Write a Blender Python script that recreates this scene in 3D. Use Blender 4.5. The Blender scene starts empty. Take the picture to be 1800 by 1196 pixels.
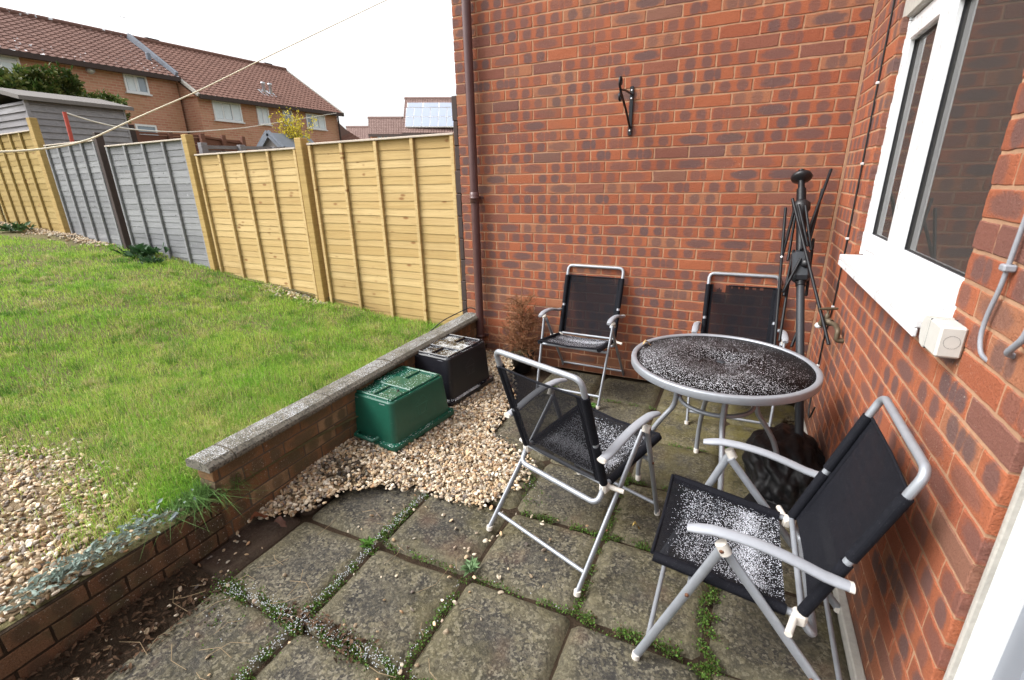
import bpy, math, random
import numpy as np
from mathutils import Vector, Matrix, Quaternion

# ------------------------------------------------------------------ camera, sky, sun, exposure
SC = bpy.context.scene
COL = SC.collection
rng = np.random.default_rng(7)
random.seed(7)

CAM_O = np.array([-0.5319, -3.5804, 1.5392])
CAM_F = 832.4                                   # focal length in pixels of the 1800 px wide photograph
def rot_cam(a, b, c):
    ca, sa, cb, sb, cc, sc = math.cos(a), math.sin(a), math.cos(b), math.sin(b), math.cos(c), math.sin(c)
    return (np.array([[ca, -sa, 0], [sa, ca, 0], [0, 0, 1]]) @ np.array([[1, 0, 0], [0, cb, -sb], [0, sb, cb]])
            @ np.array([[cc, 0, sc], [0, 1, 0], [-sc, 0, cc]]))
CAM_M = rot_cam(0.4436, -0.3272, 0.0208)
cd = bpy.data.cameras.new('camera')
cam = bpy.data.objects.new('camera', cd)
COL.objects.link(cam)
m4 = Matrix.Identity(4)
for r in range(3):
    m4[r][0], m4[r][1], m4[r][2], m4[r][3] = CAM_M[r, 0], CAM_M[r, 2], -CAM_M[r, 1], CAM_O[r]
cam.matrix_world = m4
cd.sensor_width = 36
cd.lens = CAM_F / 1800 * 36
cd.clip_start, cd.clip_end = 0.05, 2000
cd.dof.use_dof = True
cd.dof.focus_distance = 2.6
cd.dof.aperture_fstop = 4.5
SC.camera = cam

SUN_EL, SUN_AZ = math.radians(48), math.radians(212)   # azimuth of the brighter part of the cloud
W = bpy.data.worlds.new('World')
SC.world = W
W.use_nodes = True
wn = W.node_tree
for n in list(wn.nodes): wn.nodes.remove(n)
wo = wn.nodes.new('ShaderNodeOutputWorld'); wb = wn.nodes.new('ShaderNodeBackground')
ws = wn.nodes.new('ShaderNodeTexSky'); ws.sky_type = 'NISHITA'; ws.sun_disc = False
ws.sun_elevation = SUN_EL; ws.sun_rotation = math.pi / 2 - SUN_AZ
ws.dust_density = 4; ws.air_density = 1.0
wh = wn.nodes.new('ShaderNodeHueSaturation'); wh.inputs['Saturation'].default_value = 0.12
wn.links.new(ws.outputs[0], wh.inputs['Color']); wn.links.new(wh.outputs[0], wb.inputs[0]); wn.links.new(wb.outputs[0], wo.inputs[0])
wb.inputs[1].default_value = 0.15
sl = bpy.data.lights.new('sun', 'SUN'); sl.energy = 1.0; sl.angle = math.radians(25); sl.color = (1, 0.98, 0.95)
so = bpy.data.objects.new('sun', sl); COL.objects.link(so)
sd = Vector((math.cos(SUN_AZ) * math.cos(SUN_EL), math.sin(SUN_AZ) * math.cos(SUN_EL), math.sin(SUN_EL)))
so.rotation_euler = (-sd).to_track_quat('-Z', 'Y').to_euler()
SC.view_settings.view_transform = 'Standard'; SC.view_settings.look = 'None'
SC.view_settings.exposure = 1.28; SC.view_settings.gamma = 1

# ------------------------------------------------------------------ helpers
def ray(px, py):
    return CAM_M @ np.array([(px - 900) / CAM_F, 1, -(py - 598) / CAM_F])
def at(px, py, x=None, y=None, z=None):         # world point on a given world plane
    d = ray(px, py)
    if x is not None: t = (x - CAM_O[0]) / d[0]
    elif y is not None: t = (y - CAM_O[1]) / d[1]
    else: t = (z - CAM_O[2]) / d[2]
    return CAM_O + t * d

def tag(o, label=None, cat=None, group=None, kind=None):
    if label: o['label'] = label
    if cat: o['category'] = cat
    if group: o['group'] = group
    if kind: o['kind'] = kind
    return o
def thing(name, label, cat, loc=(0, 0, 0), rz=0, group=None):
    o = bpy.data.objects.new(name, None); COL.objects.link(o)
    o.location = loc; o.rotation_euler = (0, 0, rz); o.empty_display_size = .1
    return tag(o, label, cat, group)
def copy_tree(o, parent=None):
    c = o.copy(); COL.objects.link(c); c.parent = parent
    for ch in list(o.children): copy_tree(ch, c)
    return c

def mesh_obj(name, V, F, mat, parent=None, smooth=True, attrs=None, loc=None):
    me = bpy.data.meshes.new(name)
    V = np.asarray(V, dtype=np.float32)
    if isinstance(F, np.ndarray):
        nf, k = F.shape
        me.vertices.add(len(V)); me.vertices.foreach_set('co', V.ravel())
        me.loops.add(nf * k); me.loops.foreach_set('vertex_index', F.astype(np.int32).ravel())
        me.polygons.add(nf); me.polygons.foreach_set('loop_start', np.arange(0, nf * k, k, dtype=np.int32))
        me.polygons.foreach_set('loop_total', np.full(nf, k, dtype=np.int32))
        me.update(calc_edges=True)
    else:
        me.from_pydata([tuple(v) for v in V], [], F); me.update()
    if attrs:
        for an, (typ, arr) in attrs.items():
            a = me.attributes.new(an, typ, 'POINT')
            arr = np.asarray(arr, dtype=np.float32)
            a.data.foreach_set('color' if typ == 'FLOAT_COLOR' else 'vector' if typ == 'FLOAT_VECTOR' else 'value', arr.ravel())
    me.validate()
    me.polygons.foreach_set('use_smooth', np.full(len(me.polygons), bool(smooth)))
    if mat: me.materials.append(mat)
    o = bpy.data.objects.new(name, me); COL.objects.link(o)
    if parent: o.parent = parent
    if loc is not None: o.location = loc
    return o

def fillet(pts, r, n=6, closed=False):
    pts = [Vector(p) for p in pts]; out = []
    N = len(pts)
    for i, p in enumerate(pts):
        if not closed and (i == 0 or i == N - 1): out.append(p); continue
        a, b = pts[i - 1], pts[(i + 1) % N]
        da, db = (a - p), (b - p)
        rr = min(r, da.length * .49, db.length * .49)
        s, e = p + da.normalized() * rr, p + db.normalized() * rr
        for k in range(n + 1):
            t = k / n
            out.append(s.lerp(p, t).lerp(p.lerp(e, t), t))
    return out

class MB:
    def __init__(self): self.V = []; self.F = []; self.sm = []
    def add(self, V, F, smooth=False):
        b = len(self.V); self.V += [tuple(v) for v in V]
        for f in F: self.F.append(tuple(i + b for i in f)); self.sm.append(smooth)
        return self
    def box(self, lo, hi, bev=0.0, M=None):
        x0, y0, z0 = lo; x1, y1, z1 = hi
        if bev <= 0:
            V = [(x0,y0,z0),(x1,y0,z0),(x1,y1,z0),(x0,y1,z0),(x0,y0,z1),(x1,y0,z1),(x1,y1,z1),(x0,y1,z1)]
            F = [(0,3,2,1),(4,5,6,7),(0,1,5,4),(1,2,6,5),(2,3,7,6),(3,0,4,7)]
        else:
            b = min(bev, abs(x1-x0)*.45, abs(y1-y0)*.45, abs(z1-z0)*.45)
            V = []
            for sx in (0,1):
                for sy in (0,1):
                    for sz in (0,1):
                        X=(x0,x1)[sx];Y=(y0,y1)[sy];Z=(z0,z1)[sz]
                        bx=(b,-b)[sx];by=(b,-b)[sy];bz=(b,-b)[sz]
                        V += [(X,Y+by,Z+bz),(X+bx,Y,Z+bz),(X+bx,Y+by,Z)]
            I = lambda a,c,d,k: ((a*2+c)*2+d)*3+k
            F = [(I(0,0,0,0),I(0,0,1,0),I(0,1,1,0),I(0,1,0,0)),(I(1,0,0,0),I(1,1,0,0),I(1,1,1,0),I(1,0,1,0)),
                 (I(0,0,0,1),I(1,0,0,1),I(1,0,1,1),I(0,0,1,1)),(I(0,1,0,1),I(0,1,1,1),I(1,1,1,1),I(1,1,0,1)),
                 (I(0,0,0,2),I(0,1,0,2),I(1,1,0,2),I(1,0,0,2)),(I(0,0,1,2),I(1,0,1,2),I(1,1,1,2),I(0,1,1,2))]
            for a in (0,1):
                for c in (0,1):
                    F += [(I(a,c,0,0),I(a,c,0,1),I(a,c,1,1),I(a,c,1,0)),(I(a,0,c,0),I(a,1,c,0),I(a,1,c,2),I(a,0,c,2)),(I(0,a,c,1),I(1,a,c,1),I(1,a,c,2),I(0,a,c,2))]
            F += [(i*3,i*3+1,i*3+2) for i in range(8)]
        if M is not None: V = [tuple(M @ Vector(v)) for v in V]
        return self.add(V, F)
    def bar(self, a, b, w, h, up=(0,0,1), bev=0.0):    # box from a to b
        a, b = Vector(a), Vector(b); d = b - a; L = d.length; d.normalize()
        s = d.cross(Vector(up)); s.normalize(); u = s.cross(d)
        M = Matrix(((d.x,s.x,u.x,a.x),(d.y,s.y,u.y,a.y),(d.z,s.z,u.z,a.z),(0,0,0,1)))
        return self.box((0,-w/2,-h/2),(L,w/2,h/2),bev,M)
    def tube(self, path, r, seg=10, closed=False, flat=1.0, up=None):
        P = [Vector(p) for p in path]; n = len(P)
        R = r if hasattr(r, '__len__') else [r] * n
        T = []
        for i in range(n):
            if closed: t = P[(i+1) % n] - P[i-1]
            else: t = P[min(i+1, n-1)] - P[max(i-1, 0)]
            T.append(t.normalized())
        nrm = Vector(up) if up else Vector((0.13, 0.31, 0.94))
        nrm = (nrm - T[0] * nrm.dot(T[0])).normalized()
        V = []
        for i in range(n):
            if i:
                nrm = nrm - T[i] * nrm.dot(T[i])
                nrm.normalize()
            if up:
                u_ = Vector(up); nrm = (u_ - T[i]*u_.dot(T[i])).normalized()
            b = T[i].cross(nrm)
            for k in range(seg):
                a = 2 * math.pi * k / seg
                V.append(P[i] + nrm * (R[i] * flat * math.cos(a)) + b * (R[i] * math.sin(a)))
        F = []
        for i in range(n if closed else n - 1):
            j = (i + 1) % n
            for k in range(seg):
                F.append((i*seg+k, i*seg+(k+1) % seg, j*seg+(k+1) % seg, j*seg+k))
        self.add(V, F, True)
        if not closed:
            self.add(V[:seg], [tuple(range(seg))[::-1]]); self.add(V[-seg:], [tuple(range(seg))])
        return self
    def lathe(self, prof, c=(0,0,0), seg=32, axis=(0,0,1)):
        q = Vector((0,0,1)).rotation_difference(Vector(axis)); c = Vector(c)
        V = []; F = []
        for (r, z) in prof:
            for k in range(seg):
                a = 2*math.pi*k/seg
                V.append(c + q @ Vector((r*math.cos(a), r*math.sin(a), z)))
        for i in range(len(prof)-1):
            for k in range(seg):
                F.append((i*seg+k, i*seg+(k+1) % seg, (i+1)*seg+(k+1) % seg, (i+1)*seg+k))
        return self.add(V, F, True)
    def prism(self, poly, ax0, ax1, frame):             # poly in (u,v), extruded along w
        f = Matrix(frame)
        n = len(poly)
        V = [f @ Vector((u, v, ax0)) for u, v in poly] + [f @ Vector((u, v, ax1)) for u, v in poly]
        F = [tuple(range(n))[::-1], tuple(range(n, 2*n))] + [(i, (i+1) % n, n+(i+1) % n, n+i) for i in range(n)]
        return self.add(V, F)
    def build(self, name, mat, parent=None, loc=None):
        me = bpy.data.meshes.new(name); me.from_pydata(self.V, [], self.F); me.update()
        me.polygons.foreach_set('use_smooth', np.array(self.sm, dtype=bool))
        if mat: me.materials.append(mat)
        o = bpy.data.objects.new(name, me); COL.objects.link(o)
        if parent: o.parent = parent
        if loc is not None: o.location = loc
        return o

# ------------------------------------------------------------------ material helper
class NT:
    def __init__(self, name):
        self.m = bpy.data.materials.new(name); self.m.use_nodes = True
        self.t = self.m.node_tree
        self.b = self.t.nodes['Principled BSDF']; self.out = self.t.nodes['Material Output']
        self.b.inputs['Specular IOR Level'].default_value = 0.35
    def link(self, a, b):
        if hasattr(a, 'is_output') or isinstance(a, bpy.types.NodeSocket): self.t.links.new(a, b)
        else:
            try: b.default_value = a
            except Exception: b.default_value = tuple(a) + (1,)
    def math(self, op, a, b=0.0, c=None, clamp=False):
        n = self.t.nodes.new('ShaderNodeMath'); n.operation = op; n.use_clamp = clamp
        self.link(a, n.inputs[0]); self.link(b, n.inputs[1])
        if c is not None: self.link(c, n.inputs[2])
        return n.outputs[0]
    def ss(self, x, lo, hi):                            # smoothstep
        n = self.t.nodes.new('ShaderNodeMapRange'); n.interpolation_type = 'SMOOTHSTEP'
        self.link(x, n.inputs[0]); n.inputs[1].default_value = lo; n.inputs[2].default_value = hi
        return n.outputs[0]
    def mix(self, f, a, b):
        n = self.t.nodes.new('ShaderNodeMix'); n.data_type = 'RGBA'
        self.link(f, n.inputs[0]); self.link(a, n.inputs[6]); self.link(b, n.inputs[7])
        return n.outputs[2]
    def attr(self, name, out='Vector'):
        n = self.t.nodes.new('ShaderNodeAttribute'); n.attribute_name = name
        return n.outputs[out]
    def sep(self, v):
        n = self.t.nodes.new('ShaderNodeSeparateXYZ'); self.t.links.new(v, n.inputs[0]); return n.outputs
    def comb(self, x, y, z):
        n = self.t.nodes.new('ShaderNodeCombineXYZ')
        for i, q in enumerate((x, y, z)): self.link(q, n.inputs[i])
        return n.outputs[0]
    def co(self, kind='Object', scale=None):
        n = self.t.nodes.new('ShaderNodeTexCoord'); o = n.outputs[kind]
        if scale is not None:
            mp = self.t.nodes.new('ShaderNodeMapping'); self.t.links.new(o, mp.inputs[0])
            mp.inputs['Scale'].default_value = scale; o = mp.outputs[0]
        return o
    def pos(self):
        return self.t.nodes.new('ShaderNodeNewGeometry').outputs['Position']
    def noise(self, v, scale, det=3, rough=.55, out=0, dist=0):
        n = self.t.nodes.new('ShaderNodeTexNoise'); n.inputs['Scale'].default_value = scale
        n.inputs['Detail'].default_value = det; n.inputs['Roughness'].default_value = rough
        n.inputs['Distortion'].default_value = dist
        if v is not None: self.t.links.new(v, n.inputs['Vector'])
        return n.outputs[out]
    def vor(self, v, scale, out='Distance', rnd=1):
        n = self.t.nodes.new('ShaderNodeTexVoronoi'); n.inputs['Scale'].default_value = scale
        n.inputs['Randomness'].default_value = rnd
        if v is not None: self.t.links.new(v, n.inputs['Vector'])
        return n.outputs[out]
    def bump(self, h, strength=.5, dist=.01, nrm=None):
        n = self.t.nodes.new('ShaderNodeBump'); n.inputs['Strength'].default_value = strength
        n.inputs['Distance'].default_value = dist; self.t.links.new(h, n.inputs['Height'])
        if nrm is not None: self.t.links.new(nrm, n.inputs['Normal'])
        return n.outputs[0]
    def set(self, color=None, rough=None, normal=None, metal=None, spec=None):
        if color is not None: self.link(color, self.b.inputs['Base Color'])
        if rough is not None: self.link(rough, self.b.inputs['Roughness'])
        if normal is not None: self.t.links.new(normal, self.b.inputs['Normal'])
        if metal is not None: self.link(metal, self.b.inputs['Metallic'])
        if spec is not None: self.b.inputs['Specular IOR Level'].default_value = spec
        return self.m

def plain(name, col, rough=.5, var=.15, scale=30, metal=0, spec=.4, bump=.1, vcol=None):
    n = NT(name); c = n.co()
    f = n.noise(c, scale, 4)
    dark = tuple(x * (1 - var) for x in col); light = tuple(min(1, x * (1 + var)) for x in (vcol or col))
    return n.set(n.mix(f, dark, light), n.math('ADD', n.math('MULTIPLY', f, .2), rough - .1), n.bump(f, bump, .002), metal, spec)

def hail_mask(n, scale, lo, hi, cover):
    """grains of hail: small voronoi cells, kept where a larger noise says the hail lies"""
    p = n.pos()
    d = n.vor(p, scale); r = n.sep(n.vor(p, scale, 'Color'))
    grain = n.math('LESS_THAN', d, n.math('ADD', .22, n.math('MULTIPLY', r[1], .3)))
    keep = n.math('LESS_THAN', r[0], cover)
    return n.math('MULTIPLY', grain, keep)

# ------------------------------------------------------------------ materials
def mat_brick(name, tints, dark, old=0.0):
    n = NT(name)
    bu = n.sep(n.attr('buv')); rr = n.sep(n.attr('bk'))
    p = n.pos()
    nz = n.noise(p, 40, 4, .6); nf = n.noise(p, 260, 3, .6); nm = n.noise(p, 11, 3, .6)
    base = n.mix(n.ss(rr[0], .1, .9), tints[0], tints[1])
    base = n.mix(n.math('GREATER_THAN', rr[0], .88), base, tints[2])
    base = n.mix(n.math('MULTIPLY', nm, .55), base, tints[1])
    # kiln marks: two (or three) dark purple patches per brick, some wide, some absent
    u, v = bu[0], bu[1]
    jit = n.math('MULTIPLY', n.math('SUBTRACT', rr[1], .5), .16)
    def blob(c, w, h):
        du = n.math('DIVIDE', n.math('SUBTRACT', u, n.math('ADD', c, jit)), w)
        dv = n.math('DIVIDE', n.math('SUBTRACT', v, .5), h)
        d = n.math('SQRT', n.math('ADD', n.math('POWER', n.math('ABSOLUTE', du), 2.4), n.math('POWER', n.math('ABSOLUTE', dv), 2.4)))
        d = n.math('ADD', d, n.math('ADD', n.math('MULTIPLY', n.math('SUBTRACT', nz, .5), 1.0), n.math('MULTIPLY', n.math('SUBTRACT', nf, .5), 1.1)))
        return n.math('SUBTRACT', 1.0, n.ss(d, .60, 1.18))
    t = rr[2]
    b1, b2, b3, b4 = blob(.27, .17, .60), blob(.74, .16, .58), blob(.5, .42, .50), blob(.51, .10, .55)
    is2 = n.math('LESS_THAN', t, .66)
    is3 = n.math('MULTIPLY', n.math('GREATER_THAN', t, .66), n.math('LESS_THAN', t, .88))
    is4 = n.math('LESS_THAN', t, .2)
    one = n.math('GREATER_THAN', t, .08)
    mk = n.math('MAXIMUM', n.math('MULTIPLY', n.math('MAXIMUM', b1, n.math('MULTIPLY', b2, one)), is2), n.math('MULTIPLY', b3, is3))
    mk = n.math('MAXIMUM', mk, n.math('MULTIPLY', b4, is4))
    mk = n.math('MAXIMUM', mk, n.math('MULTIPLY', n.math('GREATER_THAN', t, .95), .8))
    mk = n.math('MULTIPLY', mk, n.math('ADD', .48, n.math('MULTIPLY', rr[1], .44)))
    c = n.mix(mk, base, dark)
    c = n.mix(n.math('MULTIPLY', n.ss(nf, .5, .68), .5), c, tuple(x * .4 for x in tints[1]))
    gr = n.noise(p, 110, 4, .7); c = n.mix(n.math('MULTIPLY', n.ss(gr, .52, .66), .35), c, n.mix(.5, c, (.05, .03, .028)))
    c = n.mix(n.math('MULTIPLY', n.ss(nf, .44, .26), .45), c, n.mix(.5, c, (.52, .30, .2)))
    # pale lichen specks on the most weathered bricks
    lz = n.noise(p, 1.1, 2); sp = n.ss(n.noise(p, 120, 3, .7), .62, .72)
    c = n.mix(n.math('MULTIPLY', n.math('MULTIPLY', sp, n.ss(lz, .5, .62)), .6 + old), c, (.55, .5, .42))
    sc = n.ss(n.noise(p, 2.3, 4, .6), .56, .75)
    c = n.mix(n.math('MULTIPLY', sc, .34), c, (.12, .095, .07)); c = n.mix(n.math('MULTIPLY', n.ss(n.noise(p, .8, 3), .45, .7), .22), c, tuple(x * .5 for x in tints[1]))
    z_ = n.sep(p)
    if not old:
        wp_ = n.math('MULTIPLY', n.ss(z_[0], -1.6, -2.3), n.math('MULTIPLY', n.ss(z_[2], 1.0, 1.5), n.ss(z_[2], 2.7, 2.2)))
        c = n.mix(n.math('MULTIPLY', n.math('MULTIPLY', sp, wp_), n.ss(n.noise(p, 5, 3), .42, .6)), c, (.52, .47, .40))
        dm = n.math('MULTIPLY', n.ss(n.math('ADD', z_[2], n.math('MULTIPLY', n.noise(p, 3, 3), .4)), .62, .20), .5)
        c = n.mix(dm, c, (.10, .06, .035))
    if old:
        g = n.ss(n.noise(p, 7, 4, .65), .45, .7)
        c = n.mix(n.math('MULTIPLY', g, .6), c, (.10, .085, .045))
    h = n.math('ADD', n.math('MULTIPLY', nf, .9), n.math('ADD', nz, n.math('MULTIPLY', gr, .8)))
    return n.set(c, .85, n.bump(h, .7, .005), spec=.25)

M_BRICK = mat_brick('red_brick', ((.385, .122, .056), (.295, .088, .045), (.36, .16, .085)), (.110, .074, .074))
M_GBRICK = mat_brick('garden_brick', ((.28, .15, .072), (.19, .095, .048), (.34, .23, .13)), (.10, .08, .05), old=.45)
M_EBRICK = mat_brick('mossy_dark_brick', ((.17, .085, .045), (.10, .055, .032), (.20, .11, .06)), (.05, .04, .028), old=.8)
def mat_mortar(name, col):
    n = NT(name); p = n.pos(); f = n.noise(p, 60, 5, .65); g = n.noise(p, 3, 3)
    c = n.mix(f, tuple(x * .7 for x in col), tuple(min(1, x * 1.2) for x in col))
    c = n.mix(n.math('MULTIPLY', n.ss(g, .45, .7), .4), c, tuple(x * .55 for x in col))
    return n.set(c, .9, n.bump(f, .8, .004), spec=.2)
M_MORT = mat_mortar('sandy_mortar', (.42, .245, .15))
M_GMORT = mat_mortar('old_mortar', (.12, .095, .07))
M_CONC = mat_mortar('concrete', (.42, .40, .36))

def mat_slab():
    n = NT('riven_paving'); p = n.pos(); rr = n.sep(n.attr('bk')); s = n.sep(p)
    a = n.noise(p, 5, 6, .65); b = n.noise(p, 34, 5, .7); f = n.noise(p, 170, 4, .75); l = n.noise(p, 1.7, 3)
    c = n.mix(n.ss(a, .33, .66), (.024, .022, .020), (.112, .097, .068))
    c = n.mix(n.math('MULTIPLY', n.ss(b, .46, .62), .75), c, (.135, .118, .078))
    c = n.mix(n.math('MULTIPLY', n.ss(b, .47, .36), .7), c, (.026, .024, .024))
    c = n.mix(n.ss(f, .5, .7), c, n.mix(.6, c, (.27, .25, .2)))
    c = n.mix(n.ss(f, .47, .3), c, n.mix(.65, c, (.018, .017, .017)))
    vc = n.sep(n.vor(p, 120, 'Color')); vc2 = n.sep(n.vor(p, 60, 'Color'))
    c = n.mix(n.math('MULTIPLY', n.math('LESS_THAN', vc[0], .34), .7), c, (.016, .015, .015))
    c = n.mix(n.math('MULTIPLY', n.math('GREATER_THAN', vc[1], .82), .6), c, (.27, .245, .18))
    c = n.mix(n.math('MULTIPLY', n.math('GREATER_THAN', vc2[1], .86), .35), c, (.24, .21, .13))
    ed_ = n.math('ADD', rr[2], n.math('MULTIPLY', n.math('SUBTRACT', n.noise(p, 7, 4), .5), 1.1))
    c = n.mix(n.math('MULTIPLY', n.ss(ed_, .45, .05), .55), c, n.mix(b, (.07, .062, .034), (.19, .165, .095)))
    c = n.mix(n.math('MULTIPLY', n.ss(ed_, .35, .9), .5), c, n.mix(b, (.020, .0195, .019), (.075, .069, .060)))
    # rusty patches
    c = n.mix(n.math('MULTIPLY', n.ss(n.noise(p, 3.1, 4), .58, .75), .4), c, (.15, .075, .045))
    # olive algae, heaviest toward the house corner
    al = n.math('ADD', n.math('MULTIPLY', n.ss(s[0], -1.5, -.3), n.ss(s[1], -2.3, -.6)), n.math('MULTIPLY', n.ss(l, .45, .7), .5))
    c = n.mix(n.math('MULTIPLY', al, n.math('MULTIPLY', n.ss(n.noise(p, 9, 5, .7), .3, .65), .75)), c, (.135, .115, .03))
    c = n.mix(n.math('MULTIPLY', n.math('SUBTRACT', rr[0], .5), .5), c, (.02, .02, .02))
    # dark brown quarry strip tint near the garden wall
    c = n.mix(n.math('MULTIPLY', n.ss(rr[1], .8, .9), .8), c, n.mix(a, (.022, .015, .012), (.085, .045, .03)))
    h = n.math('ADD', n.math('MULTIPLY', a, 1.2), n.math('ADD', n.math('MULTIPLY', b, .5), n.math('MULTIPLY', f, .35)))
    return n.set(c, n.math('ADD', .55, n.math('MULTIPLY', f, .4)), n.bump(h, 1.0, .014), spec=.35)
M_SLAB = mat_slab()
def mat_soil(name, a=(.022, .015, .01), b=(.075, .05, .03)):
    n = NT(name); p = n.pos(); f = n.noise(p, 45, 6, .7); g = n.noise(p, 8, 4)
    return n.set(n.mix(n.math('MULTIPLY', f, n.math('ADD', g, .4)), a, b), .95, n.bump(f, 1, .02), spec=.2)
M_SOIL = mat_soil('damp_soil')
M_EARTH = mat_soil('lawn_earth', (.09, .085, .04), (.22, .185, .085))
M_GRAVBASE = mat_soil('gravel_bed', (.12, .085, .05), (.36, .27, .16))

def mat_attr(name, rough=.6, var=.25, scale=90, bump=.3, spec=.35, trans=0.0):
    n = NT(name); c = n.attr('bk', 'Color'); f = n.noise(n.pos(), scale, 4)
    dk = n.t.nodes.new('ShaderNodeMix'); dk.data_type = 'RGBA'; dk.blend_type = 'MULTIPLY'
    n.link(1.0, dk.inputs[0]); n.link(c, dk.inputs[6])
    n.t.links.new(n.mix(f, (1 - var,) * 3, (1 + var,) * 3), dk.inputs[7])
    m = n.set(dk.outputs[2], rough, n.bump(f, bump, .003) if bump else None, spec=spec)
    if trans:
        tr = n.t.nodes.new('ShaderNodeBsdfTranslucent'); n.t.links.new(dk.outputs[2], tr.inputs[0])
        mx = n.t.nodes.new('ShaderNodeMixShader'); mx.inputs[0].default_value = trans
        n.t.links.new(n.b.outputs[0], mx.inputs[1]); n.t.links.new(tr.outputs[0], mx.inputs[2]); n.t.links.new(mx.outputs[0], n.out.inputs[0])
    return m
M_PEB = mat_attr('flint_pebbles', .65, .3, 150, .4)
M_LEAF = mat_attr('plant_leaf', .55, .2, 60, 0, .3, .25)
M_GRASS = mat_attr('grass_blade', .6, .1, 20, 0, .25, .35)
M_TWIG = mat_attr('dry_twig', .8, .25, 80, .2, .2)
M_HAILG = plain('hail_grain', (.50, .53, .55), .5, .05)

def mat_fence(name, cols, knot=(.22, .10, .035), grey=False):
    n = NT(name); rr = n.sep(n.attr('bk')); c0 = n.co()
    st = n.noise(n.co('Object', (2.2, 10, 60)), 1.0, 5, .6, dist=.4)
    fine = n.noise(n.co('Object', (7, 10, 230)), 1.0, 4, .6)
    off = n.comb(n.math('MULTIPLY', rr[0], 7), 0, n.math('MULTIPLY', rr[1], 9))
    c = n.mix(n.ss(rr[0], .1, .9), cols[0], cols[1]); c = n.mix(n.math('MULTIPLY', n.math('GREATER_THAN', rr[2], .72), .35), c, cols[2])
    c = n.mix(n.math('MULTIPLY', n.ss(st, .42, .7), .5), c, cols[2])
    c = n.mix(n.math('MULTIPLY', n.ss(fine, .55, .75), .35), c, tuple(x * .6 for x in cols[2]))
    kv = n.t.nodes.new('ShaderNodeVectorMath'); kv.operation = 'ADD'; n.t.links.new(n.co('Object', (5.5, 1, 12.6)), kv.inputs[0]); n.t.links.new(off, kv.inputs[1])
    kd = n.vor(kv.outputs[0], 1.0); kc = n.sep(n.vor(kv.outputs[0], 1.0, 'Color'))
    kn = n.math('SUBTRACT', 1, n.ss(n.math('ADD', kd, n.math('MULTIPLY', fine, .08)), .13, .30 if not grey else .16)); kn = n.math('MULTIPLY', kn, n.math('MAXIMUM', n.math('LESS_THAN', kc[0], .07), n.math('MULTIPLY', n.math('LESS_THAN', kc[0], .8), n.ss(n.noise(n.co('Object', (2.6, .01, .55)), 1.0, 2), .50, .55))))
    c = n.mix(n.math('MULTIPLY', kn, .85), c, knot)
    big = n.noise(c0, 1.3, 3)
    c = n.mix(n.math('MULTIPLY', n.ss(big, .5, .75), .35), c, tuple(x * .55 for x in cols[2]))
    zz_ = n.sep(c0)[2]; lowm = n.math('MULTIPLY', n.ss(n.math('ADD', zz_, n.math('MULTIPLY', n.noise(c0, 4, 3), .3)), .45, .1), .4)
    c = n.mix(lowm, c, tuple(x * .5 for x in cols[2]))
    if grey:
        w = n.ss(n.noise(n.co('Object', (22, 22, 22)), 1.0, 4, .7), .60, .72)
        c = n.mix(n.math('MULTIPLY', w, .55), c, (.45, .46, .48))
    return n.set(c, .8, n.bump(n.math('ADD', st, n.math('MULTIPLY', fine, .5)), .4, .004), spec=.25)
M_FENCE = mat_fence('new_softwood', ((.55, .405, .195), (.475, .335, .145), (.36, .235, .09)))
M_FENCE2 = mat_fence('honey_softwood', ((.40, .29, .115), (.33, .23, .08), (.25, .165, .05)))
M_CAP = plain('pale_capping', (.50, .43, .36), .8, .15, 25)  # snow and light along the top edge put into its colour
M_POST = mat_fence('post_softwood', ((.42, .29, .11), (.34, .22, .08), (.24, .15, .05)))
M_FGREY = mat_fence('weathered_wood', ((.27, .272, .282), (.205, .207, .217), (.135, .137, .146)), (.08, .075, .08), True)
M_SHED = mat_fence('shed_boards', ((.30, .29, .30), (.225, .215, .222), (.15, .142, .145)), (.05, .045, .045), True)
M_SHEDROOF = plain('roof_felt', (.17, .155, .145), .9, .3, 60)
M_DARKWOOD = plain('dark_brown_wood', (.05, .034, .03), .8, .4, 25)
M_REDWOOD = plain('red_brown_boards', (.16, .07, .045), .85, .3, 25)
M_PALEWOOD = plain('pale_boards', (.42, .27, .17), .85, .2, 25)

def mat_steel():
    n = NT('silver_paint'); p = n.co(); f = n.noise(p, 30, 4); g = n.noise(p, 160, 3)
    c = n.mix(f, (.28, .30, .33), (.38, .40, .435))
    rust = n.math('MULTIPLY', n.ss(n.noise(p, 11, 5, .7), .66, .74), .75)
    c = n.mix(rust, c, (.2, .09, .04))
    c = n.mix(n.math('MULTIPLY', n.ss(g, .6, .75), .25), c, (.2, .19, .18))
    return n.set(c, n.math('ADD', .33, n.math('MULTIPLY', f, .25)), None, .45, .5)
M_STEEL = mat_steel()
M_ARM = plain('grey_plastic', (.30, .315, .345), .45, .1, 40, 0, .4, .05)
M_PIN = plain('yellowed_plastic', (.62, .58, .52), .5, .12, 80)
M_RUST = plain('rusty_bolt', (.12, .05, .025), .8, .3, 100)

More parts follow.
